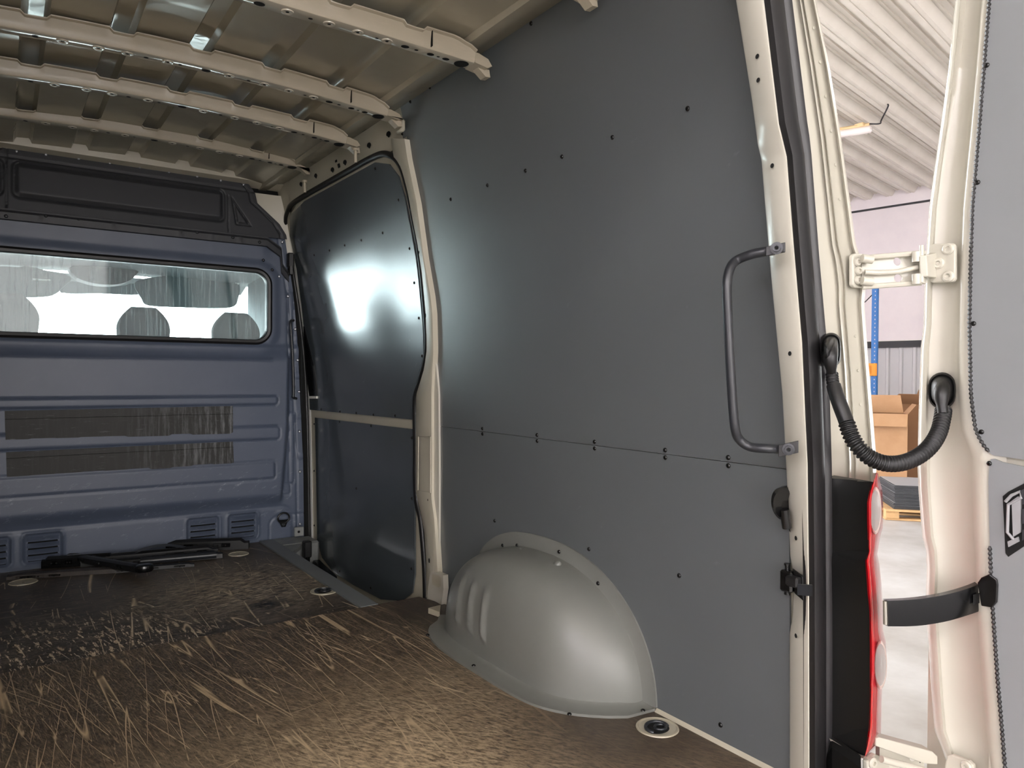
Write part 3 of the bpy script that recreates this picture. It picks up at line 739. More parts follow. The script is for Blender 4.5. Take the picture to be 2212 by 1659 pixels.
# flange: on the wall and on the floor
mb = MB(); rows = []
for i in range(NT+1):
    t = i/NT; y1, z1 = arch_pt(t, 0, -.004); y2, z2 = arch_pt(t, 0, .045)
    if z2 < .01: z2 = .01
    rows.append([(XR(z1)-.012, y1, z1), (XR(z1)-.007, y1+(y2-y1)*.15, z1+(z2-z1)*.15), (XR(z2)-.005, y2, z2), (XR(z2)-.0, y2, z2)])
mb.grid(rows, 'arch')
fl_in, fl_out = [], []
for k in range(41):       # floor outline follows the foot of the shell
    y = 1.405+(2.25-1.405)*k/40
    r = abs(y-YC)/(.425 if y < YC else .420); soft = sm(1.62, 1.36, y); r = min(1, r)
    d = (WIN*(1-r**3.4)**(1/3.4))*(1-soft)+WIN*(1-r**2.1)**(1/1.75)*soft
    fl_in.append((y, 1.401-d))
def off_out(pts, w):
    out = []
    for i, (y, x) in enumerate(pts):
        a = pts[max(0, i-1)]; b = pts[min(len(pts)-1, i+1)]; t = np.array((b[0]-a[0], b[1]-a[1])); t /= np.linalg.norm(t)+1e-9
        out.append((y-(-t[1])*w*0 + t[1]*w*1.0, x-abs(t[0])*w if True else x))
    return out
outl = []
for i, (y, x) in enumerate(fl_in):
    a = fl_in[max(0, i-1)]; b = fl_in[min(40, i+1)]; ty, tx = b[0]-a[0], b[1]-a[1]; L = math.hypot(ty, tx)
    ny_, nx_ = tx/L, -ty/L     # outward normal in (y, x)
    outl.append((y+ny_*.058, x+nx_*.058))
outl[0] = (1.363, 1.400); outl[-1] = (2.335, 1.30)
outl = [(y, min(x, 1.402)) for y, x in outl]
mb.grid([[(x, y, .016) for y, x in fl_in], [(x-.0, y, .010) for y, x in [(a[0]+(b[0]-a[0])*.12, a[1]+(b[1]-a[1])*.12) for a, b in zip(fl_in, outl)]], [(x, y, .007) for y, x in outl], [(x, y, .0) for y, x in outl]], 'arch')
mb.build('flange', o_a, angle=50)
for u, v in ((1117, 1178), (1208, 1192), (1292, 1260)):
    p = wall(u, v, -.008); add_screw(o_a, p, NW(p[2]))
p = wall(1086, 1178, -.006); add_screw(o_a, p, NW(p[2]))
for u, v in ((924, 1372), (1023, 1438), (1230, 1543), (1389, 1535)):
    p = atz(u, v, .009); add_screw(o_a, p, (0, 0, 1))
for u, v in ((1122, 1191), (1204, 1218)):
    p = wall(u, v, -.045); mb = MB(); mb.lathe(p, (-.5, 0, .85), [(.012, -.004), (.011, .004), (.008, .007), (.0001, .008)], 'arch', 14); mb.build('pressed_boss', o_a)
# small metal foot in front of the cover
mb = MB(); mb.prism([atz(925, 1325, .002), atz(952, 1318, .002), atz(950, 1334, .002)], (0, 0, .02), 'dish'); tag(mb.build('floor_bracket', smooth=False), 'small pale triangular bracket on floor between pillar foot and arch cover', 'bracket')

# ================================================================== SLIDING DOOR
o_d = thing('sliding_door', 'closed sliding door in the right side, lined with an upper and a lower grey board', 'sliding door', (XR(.6), 3.25, -.1))
outl = [(4.00, 1.50), (3.955, 1.69), (3.73, 1.744), (3.1, 1.744), (2.76, 1.738), (2.63, 1.712), (2.565, 1.649), (2.545, 1.551), (2.537, 1.31), (2.552, 1.066), (2.575, .94), (2.672, .80), (2.695, .74), (2.700, .4), (2.66, .30), (2.632, .12), (2.628, -.02), (2.63, -.19), (4.00, -.19)]
mb = MB(); wall_sheet(mb, outl, .002, .03, 'beige', dz=.03); mb.build('frame', o_d, angle=30)
up = [(3.92, 1.60), (3.865, 1.695), (3.62, 1.725), (2.78, 1.722), (2.665, 1.69), (2.605, 1.63), (2.585, 1.55), (2.576, 1.45), (2.565, 1.312), (2.575, 1.066), (2.590, .941), (2.690, .80), (2.702, .687), (3.925, .676), (3.925, 1.137), (3.91, 1.43)]
mb = MB(); wall_sheet(mb, up, -.010, .006, 'doorpanel', dz=.02, ny=12); o = mb.build('upper_board', o_d, angle=30); o['label'] = 'grey upper board catching a bright reflection'
lo = [(3.852, .637), (2.702, .648), (2.712, .055), (2.738, -.03), (2.83, -.087), (3.044, -.134), (3.36, -.145), (3.62, -.140), (3.78, -.10), (3.85, -.02)]
mb = MB(); wall_sheet(mb, lo, -.010, .006, 'doorpanel', dz=.02, ny=12); mb.build('lower_board', o_d, angle=30)
for u, v in ((811, 364), (861, 432), (885, 537), (895, 611), (905, 687), (912, 769), (827, 503), (781, 519), (745, 530), (712, 541), (679, 551), (694, 884), (735, 889), (770, 892), (807, 896), (854, 898), (734, 911), (802, 920), (890, 946), (890, 1077), (889, 1228), (770, 1055), (734, 1234), (801, 1270), (679, 916), (679, 1017), (679, 1135)):
    p = wall(u, v, -.010); add_screw(o_d, p, NW(p[2]), k=.9)
mb = MB()          # black trim and latch at the front edge
mb.prism([wall(u, v, -.016) for u, v in ((655, 705), (664, 742), (675, 790), (683, 853), (668, 856), (660, 800))], (.010, 0, 0), 'gloss_black')
o = mb.build('latch_cover', o_d, smooth=False); o['label'] = 'black wedge-shaped latch cover'
mb = MB(); mb.prism([wall(u, v, -.018) for u, v in ((667, 856), (683, 856), (683, 861), (667, 861))], (.012, 0, 0), 'white'); mb.build('latch_end', o_d, smooth=False)
# rubber seal round the opening
mb = MB(); L_SEAL = [(3.985, -.15), (3.985, .5), (3.985, 1.2), (3.985, 1.52), (3.955, 1.67), (3.88, 1.725), (3.73, 1.748), (3.1, 1.748), (2.78, 1.745), (2.66, 1.725), (2.58, 1.67), (2.550, 1.58), (2.540, 1.45), (2.532, 1.31), (2.545, 1.10), (2.562, .96), (2.63, .85), (2.682, .77), (2.690, .6), (2.693, .38), (2.655, .28), (2.628, .10), (2.622, -.06)]
pp = [(XR(z)-.006, y, z) for y, z in [tuple(q) for q in catmull(L_SEAL, 6)]]
mb.tube(pp, .013, 'rubber', 10); mb.tube([(x-.006, y+(.010 if y < 3.2 else -.010)*0, z) for x, y, z in pp], .004, 'rubber', 8)
tag(mb.build('door_opening_seal'), 'black rubber seal running round the sliding door opening', 'door seal')
for (u, v), lb, sz in (((627, 562), 'small black box clipped between bulkhead and sliding door, high up', (.03, .035, .075)), ((663, 1186), 'black clip at the floor corner between bulkhead and sliding door', (.04, .04, .085))):
    c = wall(u, v, -.06 if v < 900 else -.05); c = aty(u, v, 3.90 if v < 900 else 3.72)
    o = thing('door_stop', lb, 'clip', c); mb = MB(); mb.box(c, sz, 'black', bev=.005); mb.build('housing', o, smooth=False)
    mb = MB(); mb.box(c+np.array((.0, -.004, -.055)), (.022, .03, .05), 'gloss_black', bev=.004); mb.build('tongue', o, smooth=False)

# step edge, sill and corner plate by the sliding door
mb = MB(); mb.prism([(1.105, YS, .002), (1.175, YS, .002), (1.178, YS, -.002), (1.178, YS, -.03), (1.105, YS, -.006)], (0, YB-.03-YS, 0), 'alu')
tag(mb.build('step_edge_strip', smooth=False), 'flat grey metal strip along floor edge beside the sliding door', 'edge strip')
mb = MB(); mb.box((1.28, 3.915-.07, -.09), (.20, .15, .17), 'galv', bev=.01); mb.prism([(1.17, 3.62, -.02), (1.30, 3.78, -.01), (1.30, 3.91, .0), (1.15, 3.91, .0)], (0, 0, -.02), 'galv')
tag(mb.build('sill_corner_plate', smooth=False), 'bare metal sill plate in the floor corner by bulkhead and door', 'sill plate')
mb = MB(); mb.box((1.308, 3.885, .030), (.05, .012, .05), 'galv', bev=.003); mb.disc((1.305, 3.878, .030), (0, -1, 0), .007, 'hole'); tag(mb.build('bulkhead_foot_bracket', smooth=False), 'small metal tab with hole at the bulkhead foot, above the sill plate', 'bracket')
mb = MB(); p = wall(686, 1228, -.03); mb.prism([(1.30, 3.40, -.19), (1.30, 3.75, -.19), (1.34, 3.75, -.10), (1.34, 3.50, -.13)], (.03, 0, 0), 'gloss_black')
for k in range(3): bolt(mb, (1.298, 3.50+.08*k, -.155), (-1, 0, 0), .006, 'zinc')
tag(mb.build('door_roller_bracket', smooth=False), 'black roller bracket with small bolts in the sliding door step', 'bracket')
mb = MB(); mb.tube([(1.335, 2.60, -.205), (1.335, 3.9, -.205)], .012, 'beige', 8); mb.box((1.36, 3.2, -.20), (.03, 1.35, .03), 'beige', bev=.004); struct(mb.build('trim_2'))

# ------------------------------------------------------------------ middle pillar
PLt = [(845, 300), (852, 345), (866, 363), (880, 411), (892, 479), (904, 526), (914, 590), (922, 677), (924, 757), (918, 797), (899, 853), (898, 1061), (909, 1106), (918, 1151), (922, 1212), (921, 1290)]
PRt = [(868, 264), (880, 343), (900, 439), (916, 558), (930, 640), (934, 677), (936, 757), (932, 850), (932, 1076), (938, 1121), (945, 1230), (947, 1290)]
o_p = thing('middle_pillar', 'beige metal pillar between the sliding door and the grey lining', 'pillar', (XR(.1), 2.55, 0))
mb = MB(); rows = []
for v in list(range(300, 1291, 10)):
    l, r = interp(PLt, v), interp(PRt, v); a = wall(l, v, -.006); b = wall(r, v, -.020)
    a2 = a+np.array((.03, .004, 0)); b2 = b+np.array((.03, -.004, 0)); q = a+(b-a)*.12+np.array((-.008, 0, 0)); q2 = a+(b-a)*.9+np.array((-.004, 0, 0))
    mid_ = a+(b-a)*.5+np.array((-.006, 0, 0))
    if 943 < v < 1064: mid_ = mid_+np.array((.005, 0, 0))
    rows.append([a2, a, q, mid_-np.array((0, -.001, 0)), q2, b, b2])
mb.grid(rows, 'beige')
mb.build('inner_skin', o_p, angle=35)
mb = MB(); rows = []
Wt = [(938, 757), (943, 800), (947, 850), (948, 1000), (948, 1181), (946, 1236)]
for v in range(757, 1240, 12):
    r = interp(PRt, v)-1.5; e = max(interp(Wt, v), r+1); a = wall(r, v, -.010); b = wall(e, v, -.008); rows.append([a, b, b+np.array((.02, 0, 0))])
mb.grid(rows, 'cream'); mb.build('lower_flange', o_p)
mb = MB(); f = [wall(u, v, -.032) for u, v in ((929, 1238), (940, 1236), (957, 1243), (958, 1272), (953, 1309), (938, 1306), (921, 1296), (925, 1270))]
mb.prism(f, (.022, 0, 0), 'cream'); mb.add([wall(u, v, -.0335) for u, v in ((933, 1240), (948, 1243), (953, 1249), (952, 1266), (947, 1269), (934, 1262))], [(0, 1, 2, 3, 4, 5)], 'dish')
mb.build('foot', o_p, smooth=False)
mb = MB(); q = [(904, 943), (930, 943), (930, 1064), (903, 1059)]
P4 = [wall(u, v, -.0265) for u, v in q]; mb.tube(P4, .0022, 'beige', 6, closed=True); mb.build('pressed_field', o_p)
mb = MB()
for u, v, r in ((905, 545, .004), (919, 682, .006), (927, 1211, .006), (924, 1080, .003)):
    p = wall(u, v, -.028); mb.disc(p, (-1, 0, 0), r, 'hole', r2=r*1.6)
mb.build('hole', o_p)
mb = MB(); a, b = wall(858, 262, -.02), wall(872, 285, -.02)   # folded joint below the bright beam
mb.box((a+b)/2, (.02, .05, .045), 'beige', bev=.006); mb.build('top_joint', o_p)

# ------------------------------------------------------------------ floor lashing rings
def lash(u, v, z, lb, deep=True, R_=.052):
    c = atz(u, v, z); o = thing('lashing_point', lb, 'lashing point', c, 'round lashing points in the floor'); mb = MB()
    mb.lathe(c, (0, 0, 1), [(R_*1.06, .0), (R_*1.04, .003), (R_*.97, .0038), (R_*.90, .0015)], 'dish', 32)
    mb.build('rim', o)
    mb = MB(); mb.lathe(c, (0, 0, 1), [(R_*.92, .0018), (R_*.70, .0009), (R_*.1, .0006)], 'dish' if not deep else 'beige', 32); mb.build('dish', o)
    if deep:
        k0 = np.array((-.006, -.004, 0)); mb = MB(); mb.disc(c+k0+np.array((0, 0, .0022)), (0, 0, 1), R_*.66, 'hole', 24, r2=R_*.56); mb.build('recess', o)
        mb = MB(); cc = c+k0+np.array((0, 0, .005)); mb.tube([cc+np.array((R_*.60*math.cos(a), R_*.50*math.sin(a), .002*math.sin(a))) for a in np.linspace(-.4, math.pi+.6, 22)], .004, 'satin', 8)
        mb.tube([cc+np.array((R_*.30*math.cos(a)+.006, R_*.26*math.sin(a)-.006, .001)) for a in np.linspace(0, 2*math.pi, 21)[:-1]], .003, 'satin', 8, closed=True); mb.build('ring', o)
lash(1420, 1572, .001, 'lashing point in the floor close behind the wheel arch cover', True, .050)
lash(700, 1277, -.006, 'lashing point in the floor beside the grey edge strip', True, .052)
lash(515, 1197, -.006, 'small pale lashing point near the right end of the loose trims', False, .045)
lash(50, 1258, -.006, 'small pale lashing point at the left edge, in front of the brown trim', False, .050)

# ------------------------------------------------------------------ loose trims lying by the bulkhead
def fl(u, v, z=0.0): return atz(u, v, z-.006)
def long_trim(name, label, u0, v0, u1, v1, w, h, mat, extra=None, segs=26, seed=1, z0=0.0):
    rnd = random.Random(seed); A, B = fl(u0, v0, z0), fl(u1, v1, z0); d = B-A; L = np.linalg.norm(d); d /= L; nrm = np.array((-d[1], d[0], 0)); o = thing(name, label, 'trim', A, 'loose black trims on the floor by the bulkhead')
    mb = MB(); rows = []
    for k in range(segs+1):
        t = k/segs; hw = w*(.85+.15*math.sin(3*t+seed)) ; hh = h*(1-.25*(t < .06)-.3*(t > .95)); p = A+d*L*t
        rows.append([p-nrm*hw/2, p-nrm*hw*.48+np.array((0, 0, hh*.8)), p-nrm*hw*.2+np.array((0, 0, hh)), p+nrm*hw*.2+np.array((0, 0, hh*.96)), p+nrm*hw*.48+np.array((0, 0, hh*.75)), p+nrm*hw/2])
    mb.grid(rows, mat); mb.add(rows[0], [tuple(range(6))], mat); mb.add(rows[-1], [tuple(range(6))], mat); mb.build('channel', o, angle=30)
    for k in range(5+seed % 3):
        mb = MB(); t = rnd.uniform(.08, .92); p = A+d*L*t-nrm*w*.5+np.array((0, 0, h*.45)); mb.box(p, (.045, .006, h*.35), 'gloss_black' if k % 2 else mat, rot=np.column_stack((d, nrm, (0, 0, 1))), bev=.002)
        mb.disc(p-nrm*.0035, -nrm, .004, 'hole'); mb.build('clip', o, smooth=False)
    if extra: extra(o, A, d, nrm, L)
    return o
long_trim('floor_trim', 'long flat black rail, farthest right of the loose trims at the bulkhead foot', 300, 1192, 538, 1184, .055, .055, 'black', seed=1)
def hump(o, A, d, nrm, L):
    mb = MB(); p = A+d*L*.55
    mb.grid([[p+d*(x-.1)+nrm*y+np.array((0, 0, .04+.022*math.sin(math.pi*x/.22))) for y in (-.03, 0, .03)] for x in np.linspace(0, .22, 10)], 'black'); mb.build('handle_hump', o)
long_trim('floor_trim', 'black rail with raised hump, lying against the bulkhead behind the other trims', 175, 1222, 470, 1195, .06, .045, 'black', hump, seed=2)
def shiny(o, A, d, nrm, L):
    mb = MB(); p = A+d*L*.62; mb.tube([p-d*.16-nrm*.03+np.array((0, 0, .02)), p+d*.16-nrm*.03+np.array((0, 0, .02))], .016, 'satin', 12); mb.build('shiny_sleeve', o)
long_trim('floor_trim', 'black rail with a shiny grey sleeve in front of the humped rail', 225, 1226, 480, 1203, .05, .035, 'black', shiny, seed=3)
long_trim('floor_trim', 'dusty brownish trim piece, leftmost and lowest of the loose trims', 18, 1250, 262, 1233, .075, .022, 'trimbrown', seed=4)
long_trim('floor_trim', 'short black bracket piece tangled between the diagonal lever and the bulkhead', 92, 1226, 250, 1216, .05, .05, 'gloss_black', seed=7)
long_trim('floor_trim', 'black slotted strip lying under the shiny sleeve of the rail beside it', 250, 1236, 420, 1222, .04, .018, 'black', seed=9)
def knob(o, A, d, nrm, L):
    mb = MB(); p = A+d*L; mb.lathe(p+np.array((0, 0, .004)), (0, 0, 1), [(.0001, .03), (.022, .03), (.028, .026), (.03, .018), (.03, .006), (.026, .0), (.0001, 0)], 'gloss_black', 20, sx=1.2); mb.build('round_end', o)
o = long_trim('floor_trim', 'black lever with rounded end lying diagonally across the other trims', 135, 1205, 312, 1236, .05, .03, 'black', knob, seed=6, z0=.018)

# ================================================================== REAR PILLAR, SEAL, JAMB
def ext(tab, v):
    if v < tab[0][1]:
        (u0, v0), (u1, v1) = tab[0], tab[1]; return u0+(u1-u0)*(v-v0)/(v1-v0)
    if v > tab[-1][1]:
        (u0, v0), (u1, v1) = tab[-2], tab[-1]; return u0+(u1-u0)*(v-v0)/(v1-v0)
    return interp(tab, v)
T1 = [(1590, 0), (1625, 220), (1637, 312), (1645, 345), (1660, 530), (1670, 640), (1690, 850), (1698, 1000), (1701, 1060), (1707, 1200), (1712, 1235), (1714, 1270), (1711, 1330), (1706, 1370), (1706, 1659)]
T2 = [(1647, 0), (1680, 270), (1697, 340), (1712, 530), (1730, 740), (1737, 900), (1742, 1000), (1745, 1250), (1746, 1659)]
T3 = [(1699, 0), (1737, 300), (1757, 560), (1779, 800), (1784, 1000), (1786, 1300), (1786, 1659)]
T4 = [(1762, 0), (1791, 140), (1816, 290), (1837, 440), (1851, 545), (1866, 640), (1876, 780), (1886, 900), (1894, 1000), (1892, 1040)]
VR = list(range(-250, 1790, 10))
o_rp = thing('rear_pillar', 'cream painted pillar at the rear edge of the grey lining', 'pillar', (1.36, .94, 0))
mb = MB(); rows = []
for v in VR:
    a = aty(ext(T1, v), v, .962); b = aty(ext(T2, v), v, .900); a0 = np.array((XR(a[2])+.014, 1.00, a[2])); a1 = a+np.array((.03, .0, 0))
    if a1[0] > a0[0]: a1[0] = a0[0]
    notch = .012*max(0, 1-abs(v-1262)/75)
    m1 = a+(b-a)*.08+np.array((-.004, -.002, 0)); m2 = a+(b-a)*.55+np.array((-.004+notch, 0, 0)); m3 = a+(b-a)*.86+np.array((-.003, -.003, 0))
    rows.append([a1, a, m1, m2, m3, b, b+np.array((.022, -.004, 0))])
mb.grid(rows, 'cream'); mb.build('inner_face', o_rp, angle=45)
mb = MB()
for u, v in ((1639, 125), (1641, 176), (1671, 360), (1709, 764), (1722, 1161), (1722, 1371)):
    p = aty(u, v, .905); d = ray(u, v); d /= np.linalg.norm(d); 
    s0, s1 = ext(T1, v), ext(T2, v); t = (u-s0)/(s1-s0); a = aty(s0, v, .962); b = aty(s1, v, .900); p = a+(b-a)*t+np.array((-.007, -.003, 0))
    nn = np.cross(b-a, (0, 0, 1)); nn /= np.linalg.norm(nn); nn = -nn if nn[0] > 0 else nn
    mb.disc(p+nn*.001, nn, .0048, 'hole')
mb.build('hole', o_rp)
# seal
mb = MB(); rows = []; rows2 = []
for v in VR:
    a = aty(ext(T2, v)-1, v, .903); b = aty(ext(T3, v), v, .905); w = b-a
    rows.append([a+np.array((0, .01, 0)), a, a+w*.10+np.array((-.006, -.016, 0)), a+w*.30+np.array((-.004, -.024, 0)), a+w*.46+np.array((0, -.022, 0)), a+w*.52+np.array((0, -.010, 0))])
    rows2.append([a+w*.52+np.array((0, -.010, 0)), a+w*.60+np.array((0, -.020, 0)), a+w*.76+np.array((0, -.024, 0)), a+w*.82+np.array((0, -.018, 0)), a+w*.92+np.array((0, -.014, 0)), b, b+np.array((.004, .015, 0))])
mb.grid(rows, 'rubber'); mb.grid(rows2, 'rubber_soft')
tag(mb.build('rear_door_seal', angle=50), 'black rubber seal along the rear door opening beside the cream pillar', 'door seal')
# jamb
o_j = thing('rear_jamb', 'cream painted outer door jamb carrying the upper hinge and cable boot', 'door jamb', (1.5, .89, .7))
mb = MB(); rows = []
for v in [q for q in VR if q <= 1030]+[1036]:
    r3, r4 = ext(T3, v)-2, ext(T4, v)
    bulge = 14*math.exp(-((v-590)/48)**4)
    r4 = r4+bulge*.6
    def J(f, y): return aty(r3+(r4-r3)*f, v+f*8*(v > 1020), y)
    rows.append([J(0, .915), J(.04, .900), J(.45, .893), J(.475, .884), J(.50, .884), J(.525, .890), J(.57, .890), J(.60, .883), J(.64, .887), J(.88, .884), J(.93, .872), J(.975, .872), J(1.0, .885), J(1.0, .885)+np.array((.012, .10, 0)), J(1.0, .885)+np.array((.03, .3, 0))])
mb.grid(rows, 'cream'); e = rows[-1]; mb.grid([e, [p+np.array((0, .05, -.002)) for p in e]], 'cream'); mb.build('flange', o_j, angle=40)
for v in range(60, 1000, 74):
    if 480 < v < 690: continue
    f = .76; r3, r4 = ext(T3, v), ext(T4, v); p = aty(r3+(r4-r3)*f, v, .884); mb = MB(); mb.lathe(p, (-.1, -1, 0), [(.0035, 0), (.003, .0012), (.0001, .0012)], 'cream', 10); mb.build('spot_weld', o_j)

# ------------------------------------------------------------------ tail lamp
LL = [(1893, 1022), (1884, 1045), (1878, 1060), (1873, 1085), (1873, 1120), (1875, 1180), (1876, 1193), (1869, 1210), (1870, 1225), (1874, 1280), (1878, 1320), (1879, 1400), (1879, 1500), (1877, 1570), (1868, 1633)]
LR = [(1897, 1022), (1902, 1045), (1906, 1060), (1908, 1100), (1907, 1140), (1901, 1160), (1898, 1180), (1895, 1197), (1899, 1215), (1904, 1260), (1906, 1300), (1907, 1360), (1913, 1385), (1915, 1410), (1912, 1450), (1906, 1475), (1904, 1520), (1903, 1590), (1894, 1612), (1871, 1633)]
o_t = thing('tail_lamp', 'tall red tail lamp with black side on the rear corner of the van', 'tail lamp', aty(1830, 1300, .88))
mb = MB(); rows = []
for v in list(range(1032, 1634, 8))+[1633]:
    l = ext(LL, v)+1; bot = 1600 if True else 0
    vv = lambda f: min(v, 1600+34*f)
    top = lambda f, w: max(w, 1032+9*f)
    P = [aty(1784, top(0, vv(0)), .905)]+[aty(1784+(l-1784)*f, top(f, vv(f)), .895-.095*f) for f in (.04, .3, .65, .93, 1.0)]
    P.append(P[-1]+np.array((.02, .10, 0))); rows.append(P)
mb.grid(rows, 'lamp_black'); mb.grid([rows[0], [p+np.array((0, .10, 0)) for p in rows[0]]], 'lamp_black')
mb.build('side_housing', o_t, angle=40)
def lamp_col(v):
    l, r = ext(LL, v), ext(LR, v); A = aty(l, v, .800); cols = []
    for f, y in ((0, .800), (.12, .792), (.26, .792), (.32, .797), (.55, .797), (.8, .812), (.93, .835), (1.0, .87)):
        cols.append(aty(l+(r-l)*f, v, y))
    cols.append(cols[-1]+np.array((.01, .08, 0))); return cols
rws = [lamp_col(v) for v in list(range(1022, 1634, 7))+[1633]]
mb = MB(); mb.grid([r[:4] for r in rws], 'lens'); mb.build('red_rim', o_t)
mb = MB(); mb.grid([r[3:7] for r in rws], 'lens_pink'); mb.build('red_lens', o_t)
mb = MB(); mb.grid([r[6:] for r in rws], 'orange'); mb.build('outer_lens', o_t)
for (u, v, rx, rz, lb) in ((1891, 1103, .0095, .042, 'upper oval clear lens'), (1902, 1436, .0105, .044, 'lower oval clear lens')):
    c = aty(u, v, .788); mb = MB(); n = ray(u, v); n = -n/np.linalg.norm(n)
    a = np.cross((0, 0, 1), n); a /= np.linalg.norm(a); b = np.array((0, 0, 1.))
    rings = [[c+n*h+a*rx*k*math.cos(t)+b*rz*k*math.sin(t) for t in np.linspace(0, 2*math.pi, 29)[:-1]] for k, h in ((1.12, -.01), (1.05, .0), (.95, .004), (.5, .006), (.01, .0065))]
    mb.grid(rings[:3], 'lens_rim', closed_u=True); o = mb.build('lens_rim', o_t)
    mb = MB(); mb.grid(rings[2:], 'clear', closed_u=True); o = mb.build('clear_lens', o_t); o['label'] = lb
    mb = MB(); mb.tube([c+n*-.004+b*.02, c+n*.001-b*.002], .005, 'chrome' if v > 1200 else 'orange', 10); mb.tube([c+n*.001-b*.004, c+n*.001-b*.016], .004, 'chrome', 10); mb.build('bulb', o_t)
# black bumper end and cream shelf under the lamp
mb = MB(); P = [aty(u, v, y) for u, v, y in ((1787, 1606, .89), (1820, 1612, .87), (1862, 1632, .80), (1860, 1660, .79), (1862, 1760, .78), (1787, 1760, .89))]
mb.prism(P, (.03, .08, 0), 'lamp_black'); tag(mb.build('bumper_end', smooth=False, bevel=.004), 'black bumper end cap below the tail lamp', 'bumper')
mb = MB(); P = [aty(u, v, y) for u, v, y in ((1785, 1600, .90), (1868, 1634, .81), (1900, 1640, .80), (1900, 1648, .80), (1862, 1638, .80), (1785, 1608, .90))]
mb.prism(P, (.03, .12, 0), 'cream'); tag(mb.build('lamp_shelf', smooth=False), 'cream painted ledge just under the tail lamp', 'ledge')

# ------------------------------------------------------------------ grab handle and catches on the pillar
o_g = thing('grab_handle', 'dark steel grab handle bolted to the rear pillar', 'grab handle', aty(1690, 540, .93))
HY = .985
pth = [aty(1672, 541, .925), aty(1650, 544, .935), aty(1625, 549, .955), aty(1592, 562, HY), aty(1577, 580, HY), aty(1570, 620, HY), aty(1573, 700, HY), aty(1577, 780, HY), aty(1582, 860, HY), aty(1588, 925, HY), aty(1598, 950, HY), aty(1620, 965, .97), aty(1655, 969, .94), aty(1690, 970, .925)]
mb = MB(); mb.tube(catmull(pth, 8), .0095, 'satin', 16); mb.build('bar', o_g)
for (u0, v0, u1, v1, bu, bv) in ((1655, 531, 1697, 552, 1679, 539), (1682, 957, 1725, 983, 1704, 969)):
    a, b, c, d = aty(u0, v0+4, .925), aty(u1, v0-6, .895), aty(u1, v1-6, .895), aty(u0, v1+3, .925)
    mb = MB(); off = np.array((-.009, -.006, 0)); P = [p+off for p in (a, b, c, d)]; mb.prism(P, (.005, .004, 0), 'black'); mb.build('mounting_plate', o_g, smooth=False, bevel=.001)
    cc = aty(bu, bv, .905)+off+np.array((-.004, -.002, 0)); nn = np.cross(b-a, d-a); nn /= np.linalg.norm(nn); nn = -nn if nn[0] > 0 else nn
    mb = MB(); bolt(mb, cc, nn, .0075, 'satin', .008); mb.disc(cc+nn*.0042, nn, .0035, 'hole', 6); mb.build('bolt', o_g)
o_c = thing('door_catch', 'black door check catch with pins on the rear pillar, level with the strap', 'catch', aty(1712, 1262, .93))
mb = MB(); mb.prism([aty(u, v, y) for u, v, y in ((1712, 1226, .94), (1735, 1243, .915), (1737, 1298, .91), (1716, 1280, .935))], (-.006, -.004, 0), 'gloss_black'); mb.build('base_plate', o_c, smooth=False, bevel=.002)
c = aty(1702, 1255, .95); mb = MB(); mb.box(c, (.02, .03, .045), 'gloss_black', bev=.004); mb.box(aty(1717, 1255, .93), (.03, .03, .022), 'black', bev=.004); mb.build('jaw', o_c, smooth=False)
for v0, v1 in ((1219, 1238), (1270, 1282)):
    mb = MB(); mb.tube([aty(1701, v0, .955), aty(1701, v1, .955)], .0055, 'gloss_black', 12); mb.lathe(aty(1701, v0 if v0 < 1250 else v1, .955), (0, 0, 1), [(.0001, .002), (.007, .002), (.007, -.002), (.0001, -.002)], 'gloss_black', 14); mb.build('pin', o_c)
mb = MB(); mb.prism([aty(u, v, y) for u, v, y in ((1722, 1261, .90), (1754, 1263, .868), (1754, 1287, .868), (1722, 1284, .90))], (-.003, -.003, 0), 'satin'); mb.build('strap_stub', o_c, smooth=False)
o_l = thing('latch_cup', 'glossy black rounded cup partly hidden behind the rear pillar', 'latch', aty(1690, 1090, 1.0))
mb = MB(); n = 18
P = [aty(u, v, .958) for u, v in ((1712, 1053), (1690, 1053), (1677, 1056), (1669, 1066), (1666, 1080), (1667, 1095), (1673, 1110), (1683, 1121), (1694, 1127), (1712, 1160))]
P = catmull(P, 3); mb.prism(P, (.03, .012, 0), 'gloss_black'); cen = aty(1700, 1090, .958)
mb.grid([[p for p in P], [cen+(p-cen)*.8+np.array((-.012, -.006, 0)) for p in P], [cen+(p-cen)*.3+np.array((-.014, -.008, 0)) for p in P]], 'gloss_black'); mb.build('cup', o_l, angle=30)
mb = MB(); mb.tube([aty(1694, 1100, .945), aty(1700, 1140, .945)], .010, 'gloss_black', 12); mb.build('plunger', o_l)

